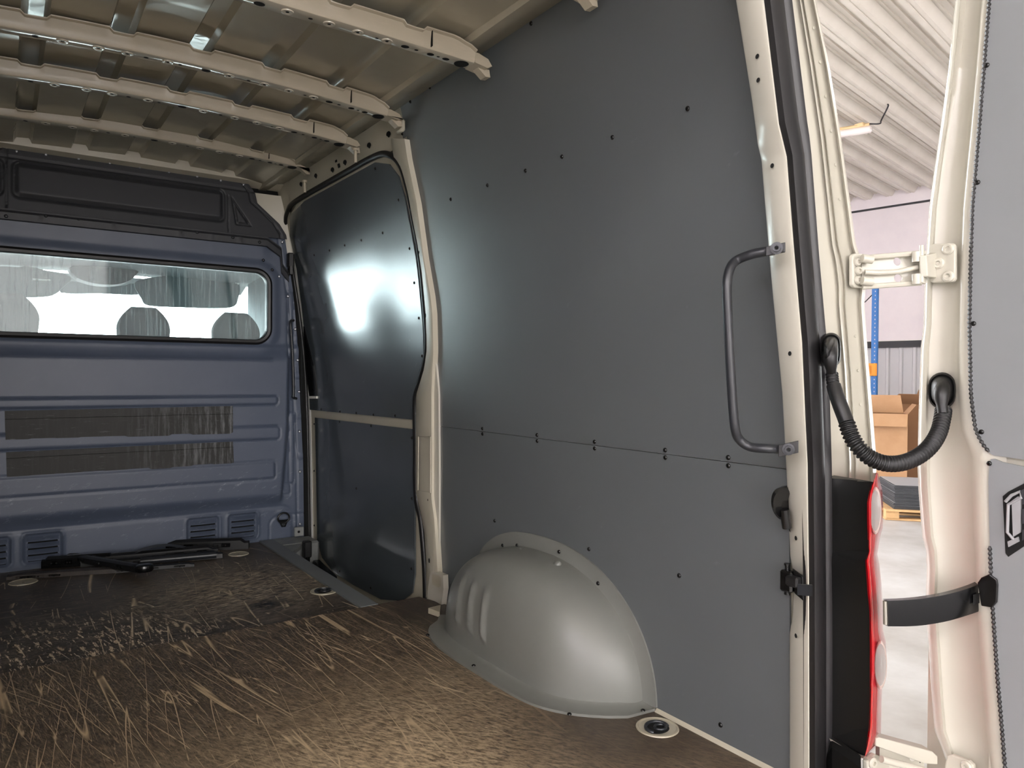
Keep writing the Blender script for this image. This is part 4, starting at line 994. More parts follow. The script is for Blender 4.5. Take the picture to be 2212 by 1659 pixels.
# ================================================================== OPEN REAR DOOR
XD = 1.60
D0 = [(2066, 0), (2051, 150), (2036, 260), (2021, 360), (2009, 450), (2004, 520), (1999, 600), (1997, 700), (1991, 750), (1986, 900), (1984, 1010), (1986, 1060), (1994, 1160), (2002, 1190), (2004, 1230), (2001, 1300), (2008, 1400), (2014, 1500), (2021, 1580), (2035, 1615), (2046, 1645), (2050, 1680)]
D1 = [(2137, 0), (2125, 150), (2113, 300), (2100, 450), (2096, 600), (2094, 700), (2097, 850), (2107, 930), (2124, 962), (2136, 985), (2135, 1040), (2137, 1150), (2142, 1280), (2155, 1470), (2170, 1659)]
o_rd = thing('hinged_door', 'open right rear van door, cream frame with grey lining boards', 'rear door', (XD, .75, 0))
mb = MB(); rows = []
VD = list(range(-250, 1770, 10))
for v in VD:
    a, b = ext(D0, v), ext(D1, v); w = b-a
    def D(f, o): return atx(a+w*f, v, XD+o)
    q = D(0, .02); lowr = D(1.0, -.006)
    rows.append([q+np.array((.045, .0, 0)), q+np.array((.004, .004, 0)), D(0, .004), D(.05, -.004), D(.12, -.004), D(.16, .012), D(.30, .020), D(.66, .020), D(.76, .004), D(.82, -.008), D(.95, -.008), lowr, lowr+np.array((.004, -.03, 0))])
mb.grid(rows, 'cream'); mb.build('frame', o_rd, angle=55)
mb = MB(); zz = np.linspace(-.15, 1.95, 12)
mb.grid([[(XD+.05, y, z) for y in (.80 if z < 1 else .80-.1*(z-1), .3, -.12)] for z in zz], 'cream'); mb.grid([[(XD+.004, y, z) for y in (.66, .3, -.12)] for z in np.linspace(-.15, 1.9, 8)], 'cream')
mb.grid([[(x, -.12, z) for x in (XD+.004, XD+.05)] for z in zz], 'cream'); mb.build('outer_skin', o_rd)
# boards
def board(pts, name, yend=-.08):
    P = [atx(u, v, XD-.012) for u, v in pts]; mb = MB()
    P2 = [p[1:] for p in P]; first, last = P2[0], P2[-1]
    poly = [(yend, first[1])]+[tuple(p) for p in P2]+[(yend, last[1]-(P2[-2][1]-last[1])*0)]
    mb.prism([(XD-.012, y, z) for y, z in poly], (.004, 0, 0), 'rpanel'); return mb.build(name, o_rd, smooth=False)
seamU = atx(2212, 993, XD-.012)
upts = [(ext(D1, v)+1, v) for v in range(-200, 930, 30)]+[(2108, 930), (2114, 946), (2124, 963), (2134, 976), (2146, 984), (2170, 987), (2212, 993), (2300, 1006)]
board(upts, 'upper_board')
lpts = [(2300, 1030), (2212, 1008), (2165, 998), (2148, 991), (2140, 992), (2137, 1002), (2135, 1040), (2137, 1150), (2142, 1280), (2155, 1470), (2170, 1659), (2176, 1740)]
board(lpts, 'lower_board')
# bead trim
def bead_trim(pts, nm):
    P = [atx(u, v, XD-.014) for u, v in pts]; L = [0]
    for a, b in zip(P, P[1:]): L.append(L[-1]+np.linalg.norm(b-a))
    n = int(L[-1]/.0022); out = [np.array([np.interp(s_, L, [p[k] for p in P]) for k in range(3)]) for s_ in np.linspace(0, L[-1], n)]
    mb = MB(); mb.tube(out, [.0038 if (i//2) % 2 else .0022 for i in range(n)], 'rubber', 6); mb.build(nm, o_rd)
bead_trim([(ext(D1, v), v) for v in range(-200, 930, 20)]+[(2108, 930), (2116, 948), (2126, 964), (2136, 976)], 'edge_trim')
bead_trim([(2138, 1180), (2142, 1280), (2148, 1370), (2155, 1470), (2163, 1560), (2171, 1659), (2180, 1740)], 'edge_trim')
for u, v in ((2132, 141), (2112, 394), (2103, 699), (2120, 933), (2137, 1001)):
    p = atx(u, v, XD-.013); add_screw(o_rd, p, (-1, 0, 0), 'screw', .8, 'rivet')
# door latch mechanism in its opening
def q4(mb, pts, o, mat, d=.006): mb.prism([atx(u, v, XD-o) for u, v in pts], (d, 0, 0), mat)
mb = MB(); q4(mb, [(2166, 1072), (2178, 1062), (2230, 1035), (2230, 1168), (2178, 1203), (2172, 1195)], .0135, 'hole', .001); o_rl = mb.build('latch_opening', o_rd, smooth=False)
mb = MB(); q4(mb, [(2185, 1082), (2199, 1072), (2205, 1080), (2204, 1150), (2188, 1160)], .018, 'sheet_top'); q4(mb, [(2176, 1170), (2198, 1160), (2200, 1170), (2178, 1182)], .020, 'sheet_top'); q4(mb, [(2205, 1060), (2235, 1040), (2235, 1080), (2208, 1090)], .018, 'sheet'); q4(mb, [(2208, 1100), (2235, 1090), (2235, 1125), (2208, 1132)], .018, 'sheet'); q4(mb, [(2208, 1145), (2235, 1135), (2235, 1150), (2208, 1168)], .018, 'sheet')
mb.tube([atx(u, v, XD-.018) for u, v in ((2172, 1084), (2185, 1070), (2203, 1062), (2206, 1075), (2178, 1090), (2176, 1150), (2190, 1166))], .003, 'sheet_top', 8)
o = mb.build('latch', o_rd, smooth=False); o['label'] = 'grey plastic inner latch seen through the opening'

# hinges
def slab(mb, px, yx, thick, mat): mb.prism([aty(u, v, y) for (u, v), y in zip(px, yx)], thick, mat)
def yh(u): return .868+(.780-.868)*(u-1860)/(2005-1860)
def pan(name, px, dy=0, th=.004, mat='cream', bev=.0015):
    mb = MB(); mb.prism([aty(u, v, yh(u)+dy) for u, v in px], (th*.6, th, 0), mat); return mb.build(name, o_h, smooth=False, bevel=bev)
def rr(u0, v0, u1, v1, sl, r=6):
    out = []
    for cx_, cy, a0 in ((u1-r, v0+r, -90), (u1-r, v1-r, 0), (u0+r, v1-r, 90), (u0+r, v0+r, 180)):
        for k in range(5):
            a = math.radians(a0+90*k/4); x, y = cx_+r*math.cos(a), cy+r*math.sin(a); out.append((x, y+sl*(x-u0)))
    return out
def plate_holes(name, outer, holes, par, yf, th, mat='cream'):
    """flat plate with real through holes: built as a fan of quads between the rim and the hole rings"""
    import bmesh
    cu = bpy.data.curves.new(name, 'CURVE'); cu.dimensions = '2D'; cu.fill_mode = 'BOTH'; cu.extrude = .002
    cu.bevel_depth = .0006
    a, b = aty(1860, 590, yf(1860)), aty(2000, 590, yf(2000)); ex = (b-a)/np.linalg.norm(b-a); ez = np.array((0, 0, 1.)); o_ = aty(1930, 585, yf(1930))
    for ring in [outer]+holes:
        s_ = cu.splines.new('POLY'); s_.points.add(len(ring)-1)
        for k, (u, v) in enumerate(ring):
            d = ray(u, v); nrm = np.cross(ex, ez); t = ((o_-E0)@nrm)/(d@nrm); p = E0+d*t-o_; s_.points[k].co = (p@ex, p@ez, 0, 1)
        s_.use_cyclic_u = True
    tmp = bpy.data.objects.new(name, cu); C.objects.link(tmp); dg = bpy.context.evaluated_depsgraph_get(); me = bpy.data.meshes.new_from_object(tmp.evaluated_get(dg)); bpy.data.objects.remove(tmp)
    nrm = np.cross(ex, ez); Mx = Matrix((ex, ez, nrm)).transposed().to_4x4(); L = WLOC[par.name]; Mx.translation = Vector(o_)-Vector(L); me.transform(Mx); me.materials.clear(); me.materials.append(MT[mat])
    o = bpy.data.objects.new(name, me); C.objects.link(o); o.parent = par; return o
circ = lambda u, v, r, n=20: [(u+r*math.cos(2*math.pi*k/n), v+r*math.sin(2*math.pi*k/n)) for k in range(n)]
o_h = plate_holes('hinge', rr(1861, 556, 2002, 622, -.07, 5), [circ(1938, 565, 9.5), circ(1939, 601, 9.5)], o_rd, yh, .004); WLOC[o_h.name] = WLOC[o_rd.name]; o_h['label'] = 'large cream upper hinge with two round holes'
mb = MB()          # raised rims and centre rib of the arm
for v0, v1, u0, u1 in ((557, 546, 1863, 1998), (620, 611, 1863, 1990)):
    mb.tube([aty(u, v0+(v1-v0)*(u-u0)/(u1-u0), yh(u)-.006) for u in np.linspace(u0, u1, 10)], .0055, 'cream', 8)
mb.tube([aty(u, v, yh(u)-.008) for u, v in ((1868, 588), (1900, 589), (1940, 587), (1982, 577))], .0055, 'cream', 10)
mb.tube([aty(u, v, yh(u)-.004) for u, v in ((1993, 544), (1997, 580), (1992, 612))], .006, 'cream', 10)
mb.build('arm_rib', o_h)
mb = MB(); mb.prism([aty(u, v, .878) for u, v in rr(1833, 548, 1872, 622, .06, 8)], (0, -.010, 0), 'cream'); mb.build('pillar_plate', o_h, bevel=.003, smooth=False)
mb = MB(); mb.prism([atx(u, v, XD-.006) for u, v in rr(2012, 528, 2069, 612, -.04, 9)], (-.010, 0, 0), 'cream'); mb.build('door_plate', o_h, bevel=.003, smooth=False)
for v in (556, 604):
    mb = MB(); mb.tube([aty(1980, v-12, yh(1980)-.012), aty(1980, v+10, yh(1980)-.012)], .009, 'cream', 14); mb.build('knuckle', o_h)
    mb = MB(); mb.tube([aty(1862, v+2, yh(1862)-.012), aty(1884, v+5, yh(1884)-.010)], .009, 'cream', 12); mb.build('knuckle', o_h)
mb = MB(); mb.tube([aty(1991, 530, yh(1991)-.014), aty(1991, 610, yh(1991)-.014)], .0045, 'cream', 10); mb.build('hinge_pin', o_h)
mb = MB(); mb.prism([aty(u, v, .775) for u, v in ((1985, 553), (2005, 548), (2020, 540), (2030, 560), (2028, 590), (2010, 602), (1988, 598))], (.006, -.012, 0), 'cream'); mb.build('knuckle_web', o_h, smooth=False, bevel=.002)
for u, v in ((1851, 566), (1853, 585), (1852, 605)):
    mb = MB(); c = aty(u, v, .866); mb.lathe(c, (-.2, -1, 0), [(.009, 0), (.009, .003), (.007, .006), (.004, .006), (.0035, .002), (.0001, .002)], 'cream', 16); mb.build('bolt', o_h)
for u, v in ((2049, 538), (2028, 569), (2049, 597)):
    mb = MB(); c = atx(u, v, XD-.016); mb.lathe(c, (-1, -.1, 0), [(.0115, 0), (.0115, .003), (.0085, .006), (.005, .006), (.0045, .002), (.0001, .002)], 'cream', 18); mb.build('bolt', o_h)
# lower hinge
def yl(u): return .80+(.74-.80)*(u-1890)/(2040-1890)
mb = MB(); tp = [(1892, 1596), (1900, 1593), (2015, 1624), (2026, 1634), (2026, 1652), (1996, 1650), (1930, 1626), (1892, 1612)]
mb.prism([aty(u, v, yl(u)) for u, v in tp], (.012, .03, 0), 'cream'); o_h = mb.build('hinge', o_rd, bevel=.002, smooth=False); o_h['label'] = 'cream lower hinge beneath the tail lamp'
mb = MB(); mb.prism([aty(u, v, yl(u)+.01) for u, v in ((1900, 1615), (1996, 1648), (2010, 1760), (1900, 1760))], (.01, .014, 0), 'cream'); mb.disc(aty(1972, 1635, yl(1972)+.008), (-.3, -1, 0), .009, 'white'); mb.disc(aty(1988, 1645, yl(1988)+.008), (-.3, -1, 0), .003, 'hole'); mb.build('web', o_h, smooth=False)
mb = MB(); mb.prism([aty(u, v, .81) for u, v in ((1862, 1640), (1880, 1624), (1915, 1640), (1918, 1760), (1862, 1760))], (0, -.012, 0), 'cream'); mb.build('pillar_plate', o_h, bevel=.003, smooth=False)
mb = MB(); mb.prism([atx(u, v, XD-.006) for u, v in ((2046, 1650), (2052, 1630), (2062, 1627), (2098, 1640), (2109, 1650), (2112, 1760), (2046, 1760))], (-.012, 0, 0), 'cream'); mb.build('door_plate', o_h, bevel=.003, smooth=False)
for c, n_ in ((aty(1884, 1647, .797), (-.2, -1, 0)), (atx(2088, 1655, XD-.018), (-1, 0, 0))):
    mb = MB(); mb.lathe(c, n_, [(.011, 0), (.011, .003), (.008, .006), (.004, .006), (.0035, .002), (.0001, .002)], 'cream', 16); mb.build('bolt', o_h)
mb = MB(); mb.tube([aty(u, v, yl(u)-.014) for u, v in ((1904, 1640), (1950, 1652), (2010, 1668))], .007, 'cream', 10); mb.build('arm_rib', o_h)

# check strap
o_s = thing('check_strap', 'curved black steel check strap sticking out from the open rear door', 'door check strap', atx(2140, 1280, XD))
top = catmull([(1917, 1298), (1960, 1296), (2000, 1292), (2050, 1283), (2100, 1268), (2140, 1250)], 5); bt = catmull([(1918, 1353), (1960, 1353), (2000, 1350), (2050, 1341), (2100, 1326), (2140, 1311)], 5)
mb = MB(); rows = []
for (ut, vt), (ub, vb) in zip(top, bt):
    y = np.interp(ut, [1917, 2140], [.745, .672]); a, b = aty(ut, vt, y), aty(ub, vb, y); bk = np.array((.004, .012, 0))
    rows.append([a+bk, a, a+np.array((0, 0, -.004))+np.array((.0, -.001, 0)), b+np.array((0, 0, .004))+np.array((0, -.001, 0)), b, b+bk])
mb.grid(rows, 'gloss_black'); mb.build('channel', o_s, angle=40)
mb = MB(); ys = np.interp([2102, 2124], [1917, 2140], [.742, .669]); mb.add([aty(2102, 1285, ys[0]), aty(2124, 1278, ys[1]), aty(2124, 1300, ys[1]), aty(2102, 1307, ys[0])], [(0, 1, 2, 3)], 'hole'); mb.build('slot', o_s)
mb = MB(); a, b = rows[0][1], rows[0][4]; mb.tube([a+np.array((.004, .006, -.002)), b+np.array((.004, .006, .002))], .005, 'steel', 10); mb.build('end_roller', o_s)
mb = MB(); mb.prism([atx(u, v, XD-.014) for u, v in ((2114, 1258), (2122, 1247), (2140, 1239), (2156, 1251), (2158, 1262), (2156, 1300), (2146, 1312), (2122, 1308))], (-.006, 0, 0), 'gloss_black'); mb.build('door_bracket', o_s, smooth=False, bevel=.002)
c = aty(2137, 1285, .668); mb = MB(); mb.box(c, (.016, .022, .055), 'gloss_black', bev=.003); mb.build('swivel', o_s, smooth=False)
mb = MB(); mb.tube([c+np.array((.004+.007*math.cos(t*3), -.014+.007*math.sin(t*3)*.5, -.018+.005*t)) for t in np.linspace(0, 6, 60)], .0012, 'steel', 6); mb.build('spring', o_s)
mb = MB(); mb.tube([c+np.array((.0, -.004, .04)), c+np.array((.0, -.004, -.045))], .006, 'gloss_black', 12); mb.build('pivot_pin', o_s)

# cable conduit with two boots
o_k = thing('cable_conduit', 'black corrugated cable conduit looping from the jamb to the open rear door', 'cable conduit', aty(1795, 760, .87))
ctr = [(1797, 806, .862), (1800, 830, .852), (1812, 868, .835), (1826, 905, .82), (1838, 940, .805), (1854, 966, .79), (1880, 989, .775), (1912, 1001, .76), (1948, 1000, .748), (1983, 986, .738), (2010, 963, .732), (2028, 933, .735), (2036, 900, .742), (2038, 885, .748)]
P = catmull([aty(*q) for q in ctr], 24); L = [0]
for a, b in zip(P, P[1:]): L.append(L[-1]+np.linalg.norm(b-a))
def along(s0, s1, rf, n, mat, nm):
    ss = np.linspace(s0, s1, n); Q = [np.array([np.interp(s_, L, [p[k] for p in P]) for k in range(3)]) for s_ in ss]; mb = MB(); mb.tube(Q, [rf(s_-s0) for s_ in ss], mat, 20); mb.build(nm, o_k, angle=60)
Lt = L[-1]; iA = next(l for l, p in zip(L, P) if p[2] < aty(1800, 832, .85)[2]); iB = next(l for l, p in zip(L, P) if p[2] < aty(1830, 912, .82)[2])
rib = lambda s_: .0122+.0040*(.5-.5*math.cos(2*math.pi*s_/.0078))
along(0, iA, lambda s_: .0095+.0028*(.5-.5*math.cos(2*math.pi*s_/.0062)), 50, 'black', 'short_bellows')
along(iA, iB, lambda s_: .0138+.0005*math.sin(s_*30), 20, 'black', 'sleeve')
along(iB, Lt, rib, int((Lt-iB)/.0008), 'black', 'corrugated_tube')
def boot(c, n, u0, v0, u1, v1, f, nm, lb, tail):
    mb = MB(); ring = []
    N = 28
    cx_, cy, rx, ry = (u0+u1)/2, (v0+v1)/2, (u1-u0)/2, (v1-v0)/2
    def oval(k, dx=0, dy=0):
        return [(cx_+dx+rx*k*math.cos(t), cy+dy+(ry-rx)*np.sign(math.sin(t))*k*.9*min(1, abs(math.sin(t))*3)+rx*k*math.sin(t)) for t in np.linspace(0, 2*math.pi, N+1)[:-1]]
    layers = [(1.0, .0, 0, 0), (1.0, -.006, 0, 0), (.9, -.010, 0, 0), (.82, -.006, -1, 0), (.72, -.016, -2, 0), (.55, -.028, -3, 1), (.3, -.034, -4, 2), (.02, -.036, -5, 2)]
    for k, o_, dx, dy in layers: ring.append([f(u, v, o_) for u, v in oval(k, dx, dy)])
    mb.grid(ring, 'black', closed_u=True); o = mb.build(nm, o_k, angle=50); o['label'] = lb
    mb = MB(); mb.tube(catmull([f(*q) for q in tail], 6), [.010+.0045*math.sin(math.pi*min(1, k/14)) for k in range(6*(len(tail)-1)+1)], 'black', 18); mb.build('boot_elbow', o_k)
boot(None, None, 1774, 717, 1817, 795, lambda u, v, o_: aty(u, v, .884+o_), 'boot', 'oval rubber boot on the jamb', [(1797, 738, -.008), (1793, 762, -.026), (1795, 790, -.028), (1797, 812, -.022)])
boot(None, None, 2005, 803, 2065, 885, lambda u, v, o_: atx(u, v, XD+.012+o_*1.1), 'boot', 'oval rubber boot on the door', [(2040, 826, -.010), (2034, 845, -.034), (2034, 868, -.040), (2037, 892, -.042)])

# ================================================================== CAB beyond the glass
mb = MB()
mb.grid([[(x, y, 1.50-.03*abs(x-MID)+(.0 if y < 5.0 else -.02)) for x in (-.36, .1, MID, .9, 1.38)] for y in (3.97, 4.4, 4.8, 5.15)], 'headliner')
for x in (-.33, 1.35): mb.grid([[(x, y, z) for y in (3.97, 4.5, 5.05-.0*(z-1))] for z in (.3, 1.0, 1.3, 1.52)], 'headliner')
mb.grid([[(x, y, .35) for x in (-.34, 1.37)] for y in (3.97, 6.1)], 'cabdark'); mb.grid([[(x, 5.35+.2*(z < .6), z) for x in (-.34, 1.37)] for z in (.35, .44, .47, .50)], 'cabdark'); mb.grid([[(x, y, z) for x in (-.34, 1.37)] for y, z in ((5.35, .50), (5.65, .47))], 'cabdark')
mb.grid([[(x, y, z) for x in (-.34, 1.37)] for y, z in ((5.15, 1.46), (5.30, 1.41))], 'headliner')
o = mb.build('cab_interior'); tag(o, 'grey cab lining seen through the bulkhead window', 'cab interior', kind='structure')
mb = MB(); mb.grid([[(x, y, z) for x in np.linspace(-.5, 1.5, 8)] for y, z in ((5.28, 1.42), (5.5, 1.0), (5.68, .48))], 'windshield'); tag(mb.build('window_1'), 'windshield of the van beyond the cab', 'windshield', kind='structure')
def seat(x, w, lb, yy=4.42, zt=1.222, back=True):
    o = thing('cab_seat', lb, 'seat', (x, yy, .4), 'cab seats beyond the window'); mb = MB(); rows = []
    for k in range(13):
        t = k/12; z = zt-.20+.20*t; hw = w/2*(1-.5*max(0, (t-.35)/.65)**2.2)*(.93+.07*math.sin(math.pi*t)); th = .05*math.sqrt(max(.02, 1-((t-.45)/.56)**4))
        rows.append([(x+hw*math.copysign(abs(math.cos(a))**.6, math.cos(a)), yy+th*math.copysign(abs(math.sin(a))**.8, math.sin(a)), z) for a in np.linspace(0, 2*math.pi, 29)[:-1]])
    mb.grid(rows, 'seat', closed_u=True); n0 = len(rows); mb.add(rows[-1], [tuple(range(28))], 'seat'); mb.add(rows[0], [tuple(range(28))], 'seat'); mb.build('headrest', o, angle=60)
    mb = MB(); mb.box((x, yy, .72), (w*1.7, .12, .56), 'seat', bev=.05); mb.build('backrest', o, angle=60)
    for s_ in (-1, 1):
        mb = MB(); mb.tube([(x+s_*.06, yy, .98), (x+s_*.06, yy, 1.04)], .008, 'steel', 8); mb.build('headrest_post', o)
seat(.028, .27, 'cab seat with headrest at the left edge of the bulkhead window', zt=1.255)
seat(.635, .265, 'cab seat with headrest in the middle of the bulkhead window', zt=1.222)
seat(1.115, .27, 'cab seat with headrest at the right corner of the bulkhead window', zt=1.218)
def px_slab(name, pts, y, th, mat, lb, cat, group=None):
    P = [aty(u, v, y) for u, v in pts]; o = thing(name, lb, cat, P[0], group); mb = MB(); mb.prism(catmull(P, 3, closed=True), (0, th, 0), mat); mb.build('pad', o, smooth=False, bevel=.004); return o
o = px_slab('sun_visor', [(290, 612), (320, 600), (370, 596), (420, 600), (470, 603), (510, 607), (519, 620), (515, 645), (506, 662), (470, 666), (400, 664), (322, 660), (306, 645)], 5.05, .02, 'visor', 'folded down sun visor on the right of the cab window view', 'sun visor', 'cab sun visors')
mb = MB(); mb.tube([aty(505, 605, 5.04), aty(517, 612, 5.04)], .012, 'white', 10); mb.build('pivot', o)
o = px_slab('sun_visor', [(-60, 582), (0, 575), (40, 577), (60, 574), (100, 584), (135, 590), (155, 602), (140, 618), (120, 635), (96, 641), (40, 642), (-60, 638)], 5.05, .02, 'visor', 'folded down sun visor at the left of the cab window view', 'sun visor', 'cab sun visors')
mb = MB(); mb.tube([aty(70, 603, 5.035), aty(110, 605, 5.035)], .005, 'white', 8); mb.build('ticket_strap', o)
px_slab('overhead_console', [(158, 574), (290, 582), (291, 597), (280, 606), (255, 614), (215, 614), (180, 606), (162, 596)], 4.95, .14, 'cabdark', 'dark overhead console between the two sun visors', 'console')
px_slab('tint_band', [(130, 632), (150, 608), (180, 611), (225, 617), (260, 618), (290, 612), (304, 636), (220, 634)], 5.20, .01, 'visor', 'pale shade band at the top of the windshield between the visors', 'shade band')

# ================================================================== HALL
ZF = -.65
DW = np.array((-.153, .9882, 0)); NH = np.array((.9882, .153, 0)); UP = np.array((0, 0, 1.))
q = RB @ np.array([1920-CXP, F, 0]); P0 = E0*0+q*(12.5/F); P0[2] = 0
def hall(a, w, z): return P0-NH*a+DW*w+UP*z          # a: metres in from the right wall, w: along it
def onhall(u, v, a=0.0):
    d = ray(u, v); t = ((P0-NH*a-E0)@NH)/(d@NH); return E0+d*t
zt = onhall(1900, 452)[2]; zc = onhall(1900, 428)[2]; zd = onhall(1930, 737)[2]
mb = MB(); mb.grid([[hall(a, w, ZF) for a in (-12, 28)] for w in (-20, 45)], 'concrete'); o = mb.build('floor_hall', smooth=False); tag(o, 'pale smooth concrete floor of the hall outside', 'floor', kind='structure')
mb = MB(); mb.grid([[hall(0, w, z) for w in (-20, 2.5)] for z in (zd, zt)], 'hallwall'); mb.grid([[hall(.03, w, z) for w in (-20, 2.5)] for z in (zt, zt+.03)], 'darkbar'); mb.grid([[hall(a, w, zt) for w in (-20, 2.5)] for a in (0, .03)], 'darkbar'); mb.grid([[hall(.02, w, z) for w in (-20, 2.5)] for z in (zt+.03, zc+.35)], 'hallwall')
struct(mb.build('wall_hall_right', smooth=False), 'white upper wall of the hall')
mb = MB(); rows = [[], []]; w = -6.0
while w < 2.3:
    for dw, a in ((0, .01), (.10, .01), (.115, .045), (.155, .045), (.17, .01)):
        for r, z in zip(rows, (ZF, zd-.10)): r.append(hall(a, w+dw, z))
    w += .21
mb.grid(rows, 'profil'); struct(mb.build('wall_hall_cladding', smooth=False), 'silver profiled sheet on the lower hall wall')
mb = MB(); mb.prism([hall(.0, -8, zd-.11), hall(.07, -8, zd-.11), hall(.07, -8, zd+.0), hall(.0, -8, zd+.0)], DW*10.5, 'darkbar'); mb.prism([hall(0, -8, zd), hall(.05, -8, zd), hall(.05, -8, zd+.012), hall(0, -8, zd+.012)], DW*10.5, 'white'); struct(mb.build('trim_3', smooth=False), 'black rail along the hall wall')
mb = MB(); near, far = [], []; w = -19.0; PT = .345
while w < 2.2:
    for dw, z in ((0, 0), (.035, .0), (.04, .008), (.05, .008), (.055, 0), (.10, 0), (.15, .085), (.185, .085), (.19, .072), (.205, .072), (.21, .085), (.25, .085), (.255, .072), (.27, .072), (.275, .085), (.295, .085)):
        near.append(hall(-.4, w+dw, zc+z-.012)); far.append(hall(20, w+dw, zc+z+.5))
    w += PT
mb.grid([near, far], 'hallceil'); tag(mb.build('ceiling_hall', smooth=False), 'white trapezoidal sheet ceiling of the hall', 'ceiling', kind='structure')
mb = MB()
mb.grid([[(x, -7.2, z) for x in (-10, 16)] for z in (ZF, 6)], 'hallwall'); mb.grid([[(-8, y, z) for y in (-7.5, 10)] for z in (ZF, 6)], 'hallwall')
for a0, a1, z0, z1 in ((-1, 9.3, ZF, 6), (14.5, 24, ZF, 6), (9.3, 14.5, 3.85, 6)): mb.grid([[hall(a, 2.5, z) for a in (a0, a1)] for z in (z0, z1)], 'hallwall')
struct(mb.build('wall_hall_far', smooth=False), 'other walls of the hall, with the open gate ahead of the van')
# strip lamp on the ceiling
p1, p2 = atz(1884, 275, zc-.02), atz(1795, 289, zc-.02); p2 = p1+(p2-p1)/np.linalg.norm(p2-p1)*1.25
sc_ = np.linalg.norm(p1-E0)/9; o = thing('strip_lamp', 'unlit tube lamp under the corrugated hall ceiling, partly behind the jamb', 'ceiling lamp', p1)
dd = (p2-p1)/np.linalg.norm(p2-p1)
mb = MB(); mb.tube([p1-dd*0+UP*-.02, p1+dd*.02+UP*-.02, p2+UP*-.02], [.03, .055, .055], 'tube', 16, flat=.8); mb.build('diffuser', o)
mb = MB(); mb.tube([p1+UP*.035+dd*.03, p2+UP*.035+dd*.03], .045, 'lampbase', 12, flat=.5); mb.box(p1+dd*.13+UP*.04, (.10, .12, .05), 'lampbase', bev=.01); mb.build('housing', o)
mb = MB(); mb.tube([p1+dd*.1-UP*.02, p2-UP*.02], .013, 'lamp_on', 8); mb.build('fluorescent_tube', o)
e = atz(1918, 231, zc+.09); pm = atz(1904, 259, zc+.02); mb = MB(); mb.tube(catmull([p1+UP*.05+dd*.05, p1+UP*.03-dd*.08, pm, e, e+UP*.03], 6), .009, 'cable', 8); mb.build('supply_cable', o)
# rack upright
c = onhall(1889, 800, 1.2); o = thing('rack_upright', 'tall blue pallet rack upright standing before the hall wall', 'rack', (c[0], c[1], ZF))
mb = MB(); fr = np.column_stack((NH, DW, UP)); zr = onhall(1889, 596, 1.2)[2]; mb.box((c[0], c[1], (zr+ZF)/2), (.07, .085, zr-ZF), 'blue', rot=fr, bev=.006); mb.build('post', o, smooth=False)
mb = MB(); dv = (c-E0); dv[2] = 0; dv /= np.linalg.norm(dv)
for k in range(int((zr-.1)/.062)): mb.box((c[0]-NH[0]*.037-DW[0]*.012, c[1]-NH[1]*.037-DW[1]*.012, .1+.062*k), (.003, .012, .02), 'profil', rot=fr)
mb.build('hole_row', o, smooth=False)
z0 = onhall(1882, 812, 1.2)[2]; z1 = onhall(1882, 785, 1.2)[2]
mb = MB(); cc = onhall(1885, 798, 1.26); mb.box((cc[0], cc[1], (z0+z1)/2), (.05, .12, z1-z0), 'rackorange', rot=fr, bev=.006); mb.box((cc[0]+DW[0]*.6, cc[1]+DW[1]*.6, (z0+z1)/2), (.05, 1.2, (z1-z0)*.7), 'rackorange', rot=fr, bev=.006); mb.build('beam_connector', o, smooth=False)
mb = MB(); mb.tube([onhall(1868, 653, 1.2), onhall(1884, 637, 1.2)], .008, 'cable', 8); mb.build('brace', o)
# cardboard boxes
def floorpt(u, v): return atz(u, v, ZF)
def carton(name, lb, cpt, w, d, h, ang, flaps, mat='card'):
    o = thing(name, lb, 'box', (cpt[0], cpt[1], ZF), 'open cardboard boxes'); ca, sa = math.cos(ang), math.sin(ang); R_ = np.array(((ca, -sa, 0), (sa, ca, 0), (0, 0, 1.)))
    base = np.array((cpt[0], cpt[1], ZF)); T = lambda x, y, z: base+R_@np.array((x, y, z)); mb = MB(); t = .006
    for x0, y0, x1, y1 in ((-w/2, -d/2, w/2, -d/2), (w/2, -d/2, w/2, d/2), (w/2, d/2, -w/2, d/2), (-w/2, d/2, -w/2, -d/2)):
        mb.add([T(x0, y0, 0), T(x1, y1, 0), T(x1, y1, h), T(x0, y0, h)], [(0, 1, 2, 3)], mat); mb.add([T(x0*.985, y0*.985, 0), T(x1*.985, y1*.985, 0), T(x1*.985, y1*.985, h), T(x0*.985, y0*.985, h)], [(0, 1, 2, 3)], 'card_in')
        mb.add([T(x0, y0, h), T(x1, y1, h), T(x1*.985, y1*.985, h), T(x0*.985, y0*.985, h)], [(0, 1, 2, 3)], 'card_in')
    mb.add([T(-w/2, -d/2, .004), T(w/2, -d/2, .004), T(w/2, d/2, .004), T(-w/2, d/2, .004)], [(0, 1, 2, 3)], mat); mb.build('body', o, smooth=False)
    for e_, ang_, ln in flaps:
        ln = min(w, d)/2*ln; s_, c_ = math.sin(ang_)*ln, math.cos(ang_)*ln
        if e_ == 'f': q = [T(-w/2, -d/2, h), T(w/2, -d/2, h), T(w/2-.03, -d/2-c_, h+s_), T(-w/2+.03, -d/2-c_, h+s_)]
        if e_ == 'b': q = [T(-w/2, d/2, h), T(w/2, d/2, h), T(w/2-.03, d/2+c_, h+s_), T(-w/2+.03, d/2+c_, h+s_)]
        if e_ == 'l': q = [T(-w/2, -d/2, h), T(-w/2, d/2, h), T(-w/2-c_, d/2-.03, h+s_), T(-w/2-c_, -d/2+.03, h+s_)]
        if e_ == 'r': q = [T(w/2, -d/2, h), T(w/2, d/2, h), T(w/2+c_, d/2-.03, h+s_), T(w/2+c_, -d/2+.03, h+s_)]
        mb = MB(); mb.prism(q, (0, 0, .006), mat); mb.build('flap', o, smooth=False)
    return o
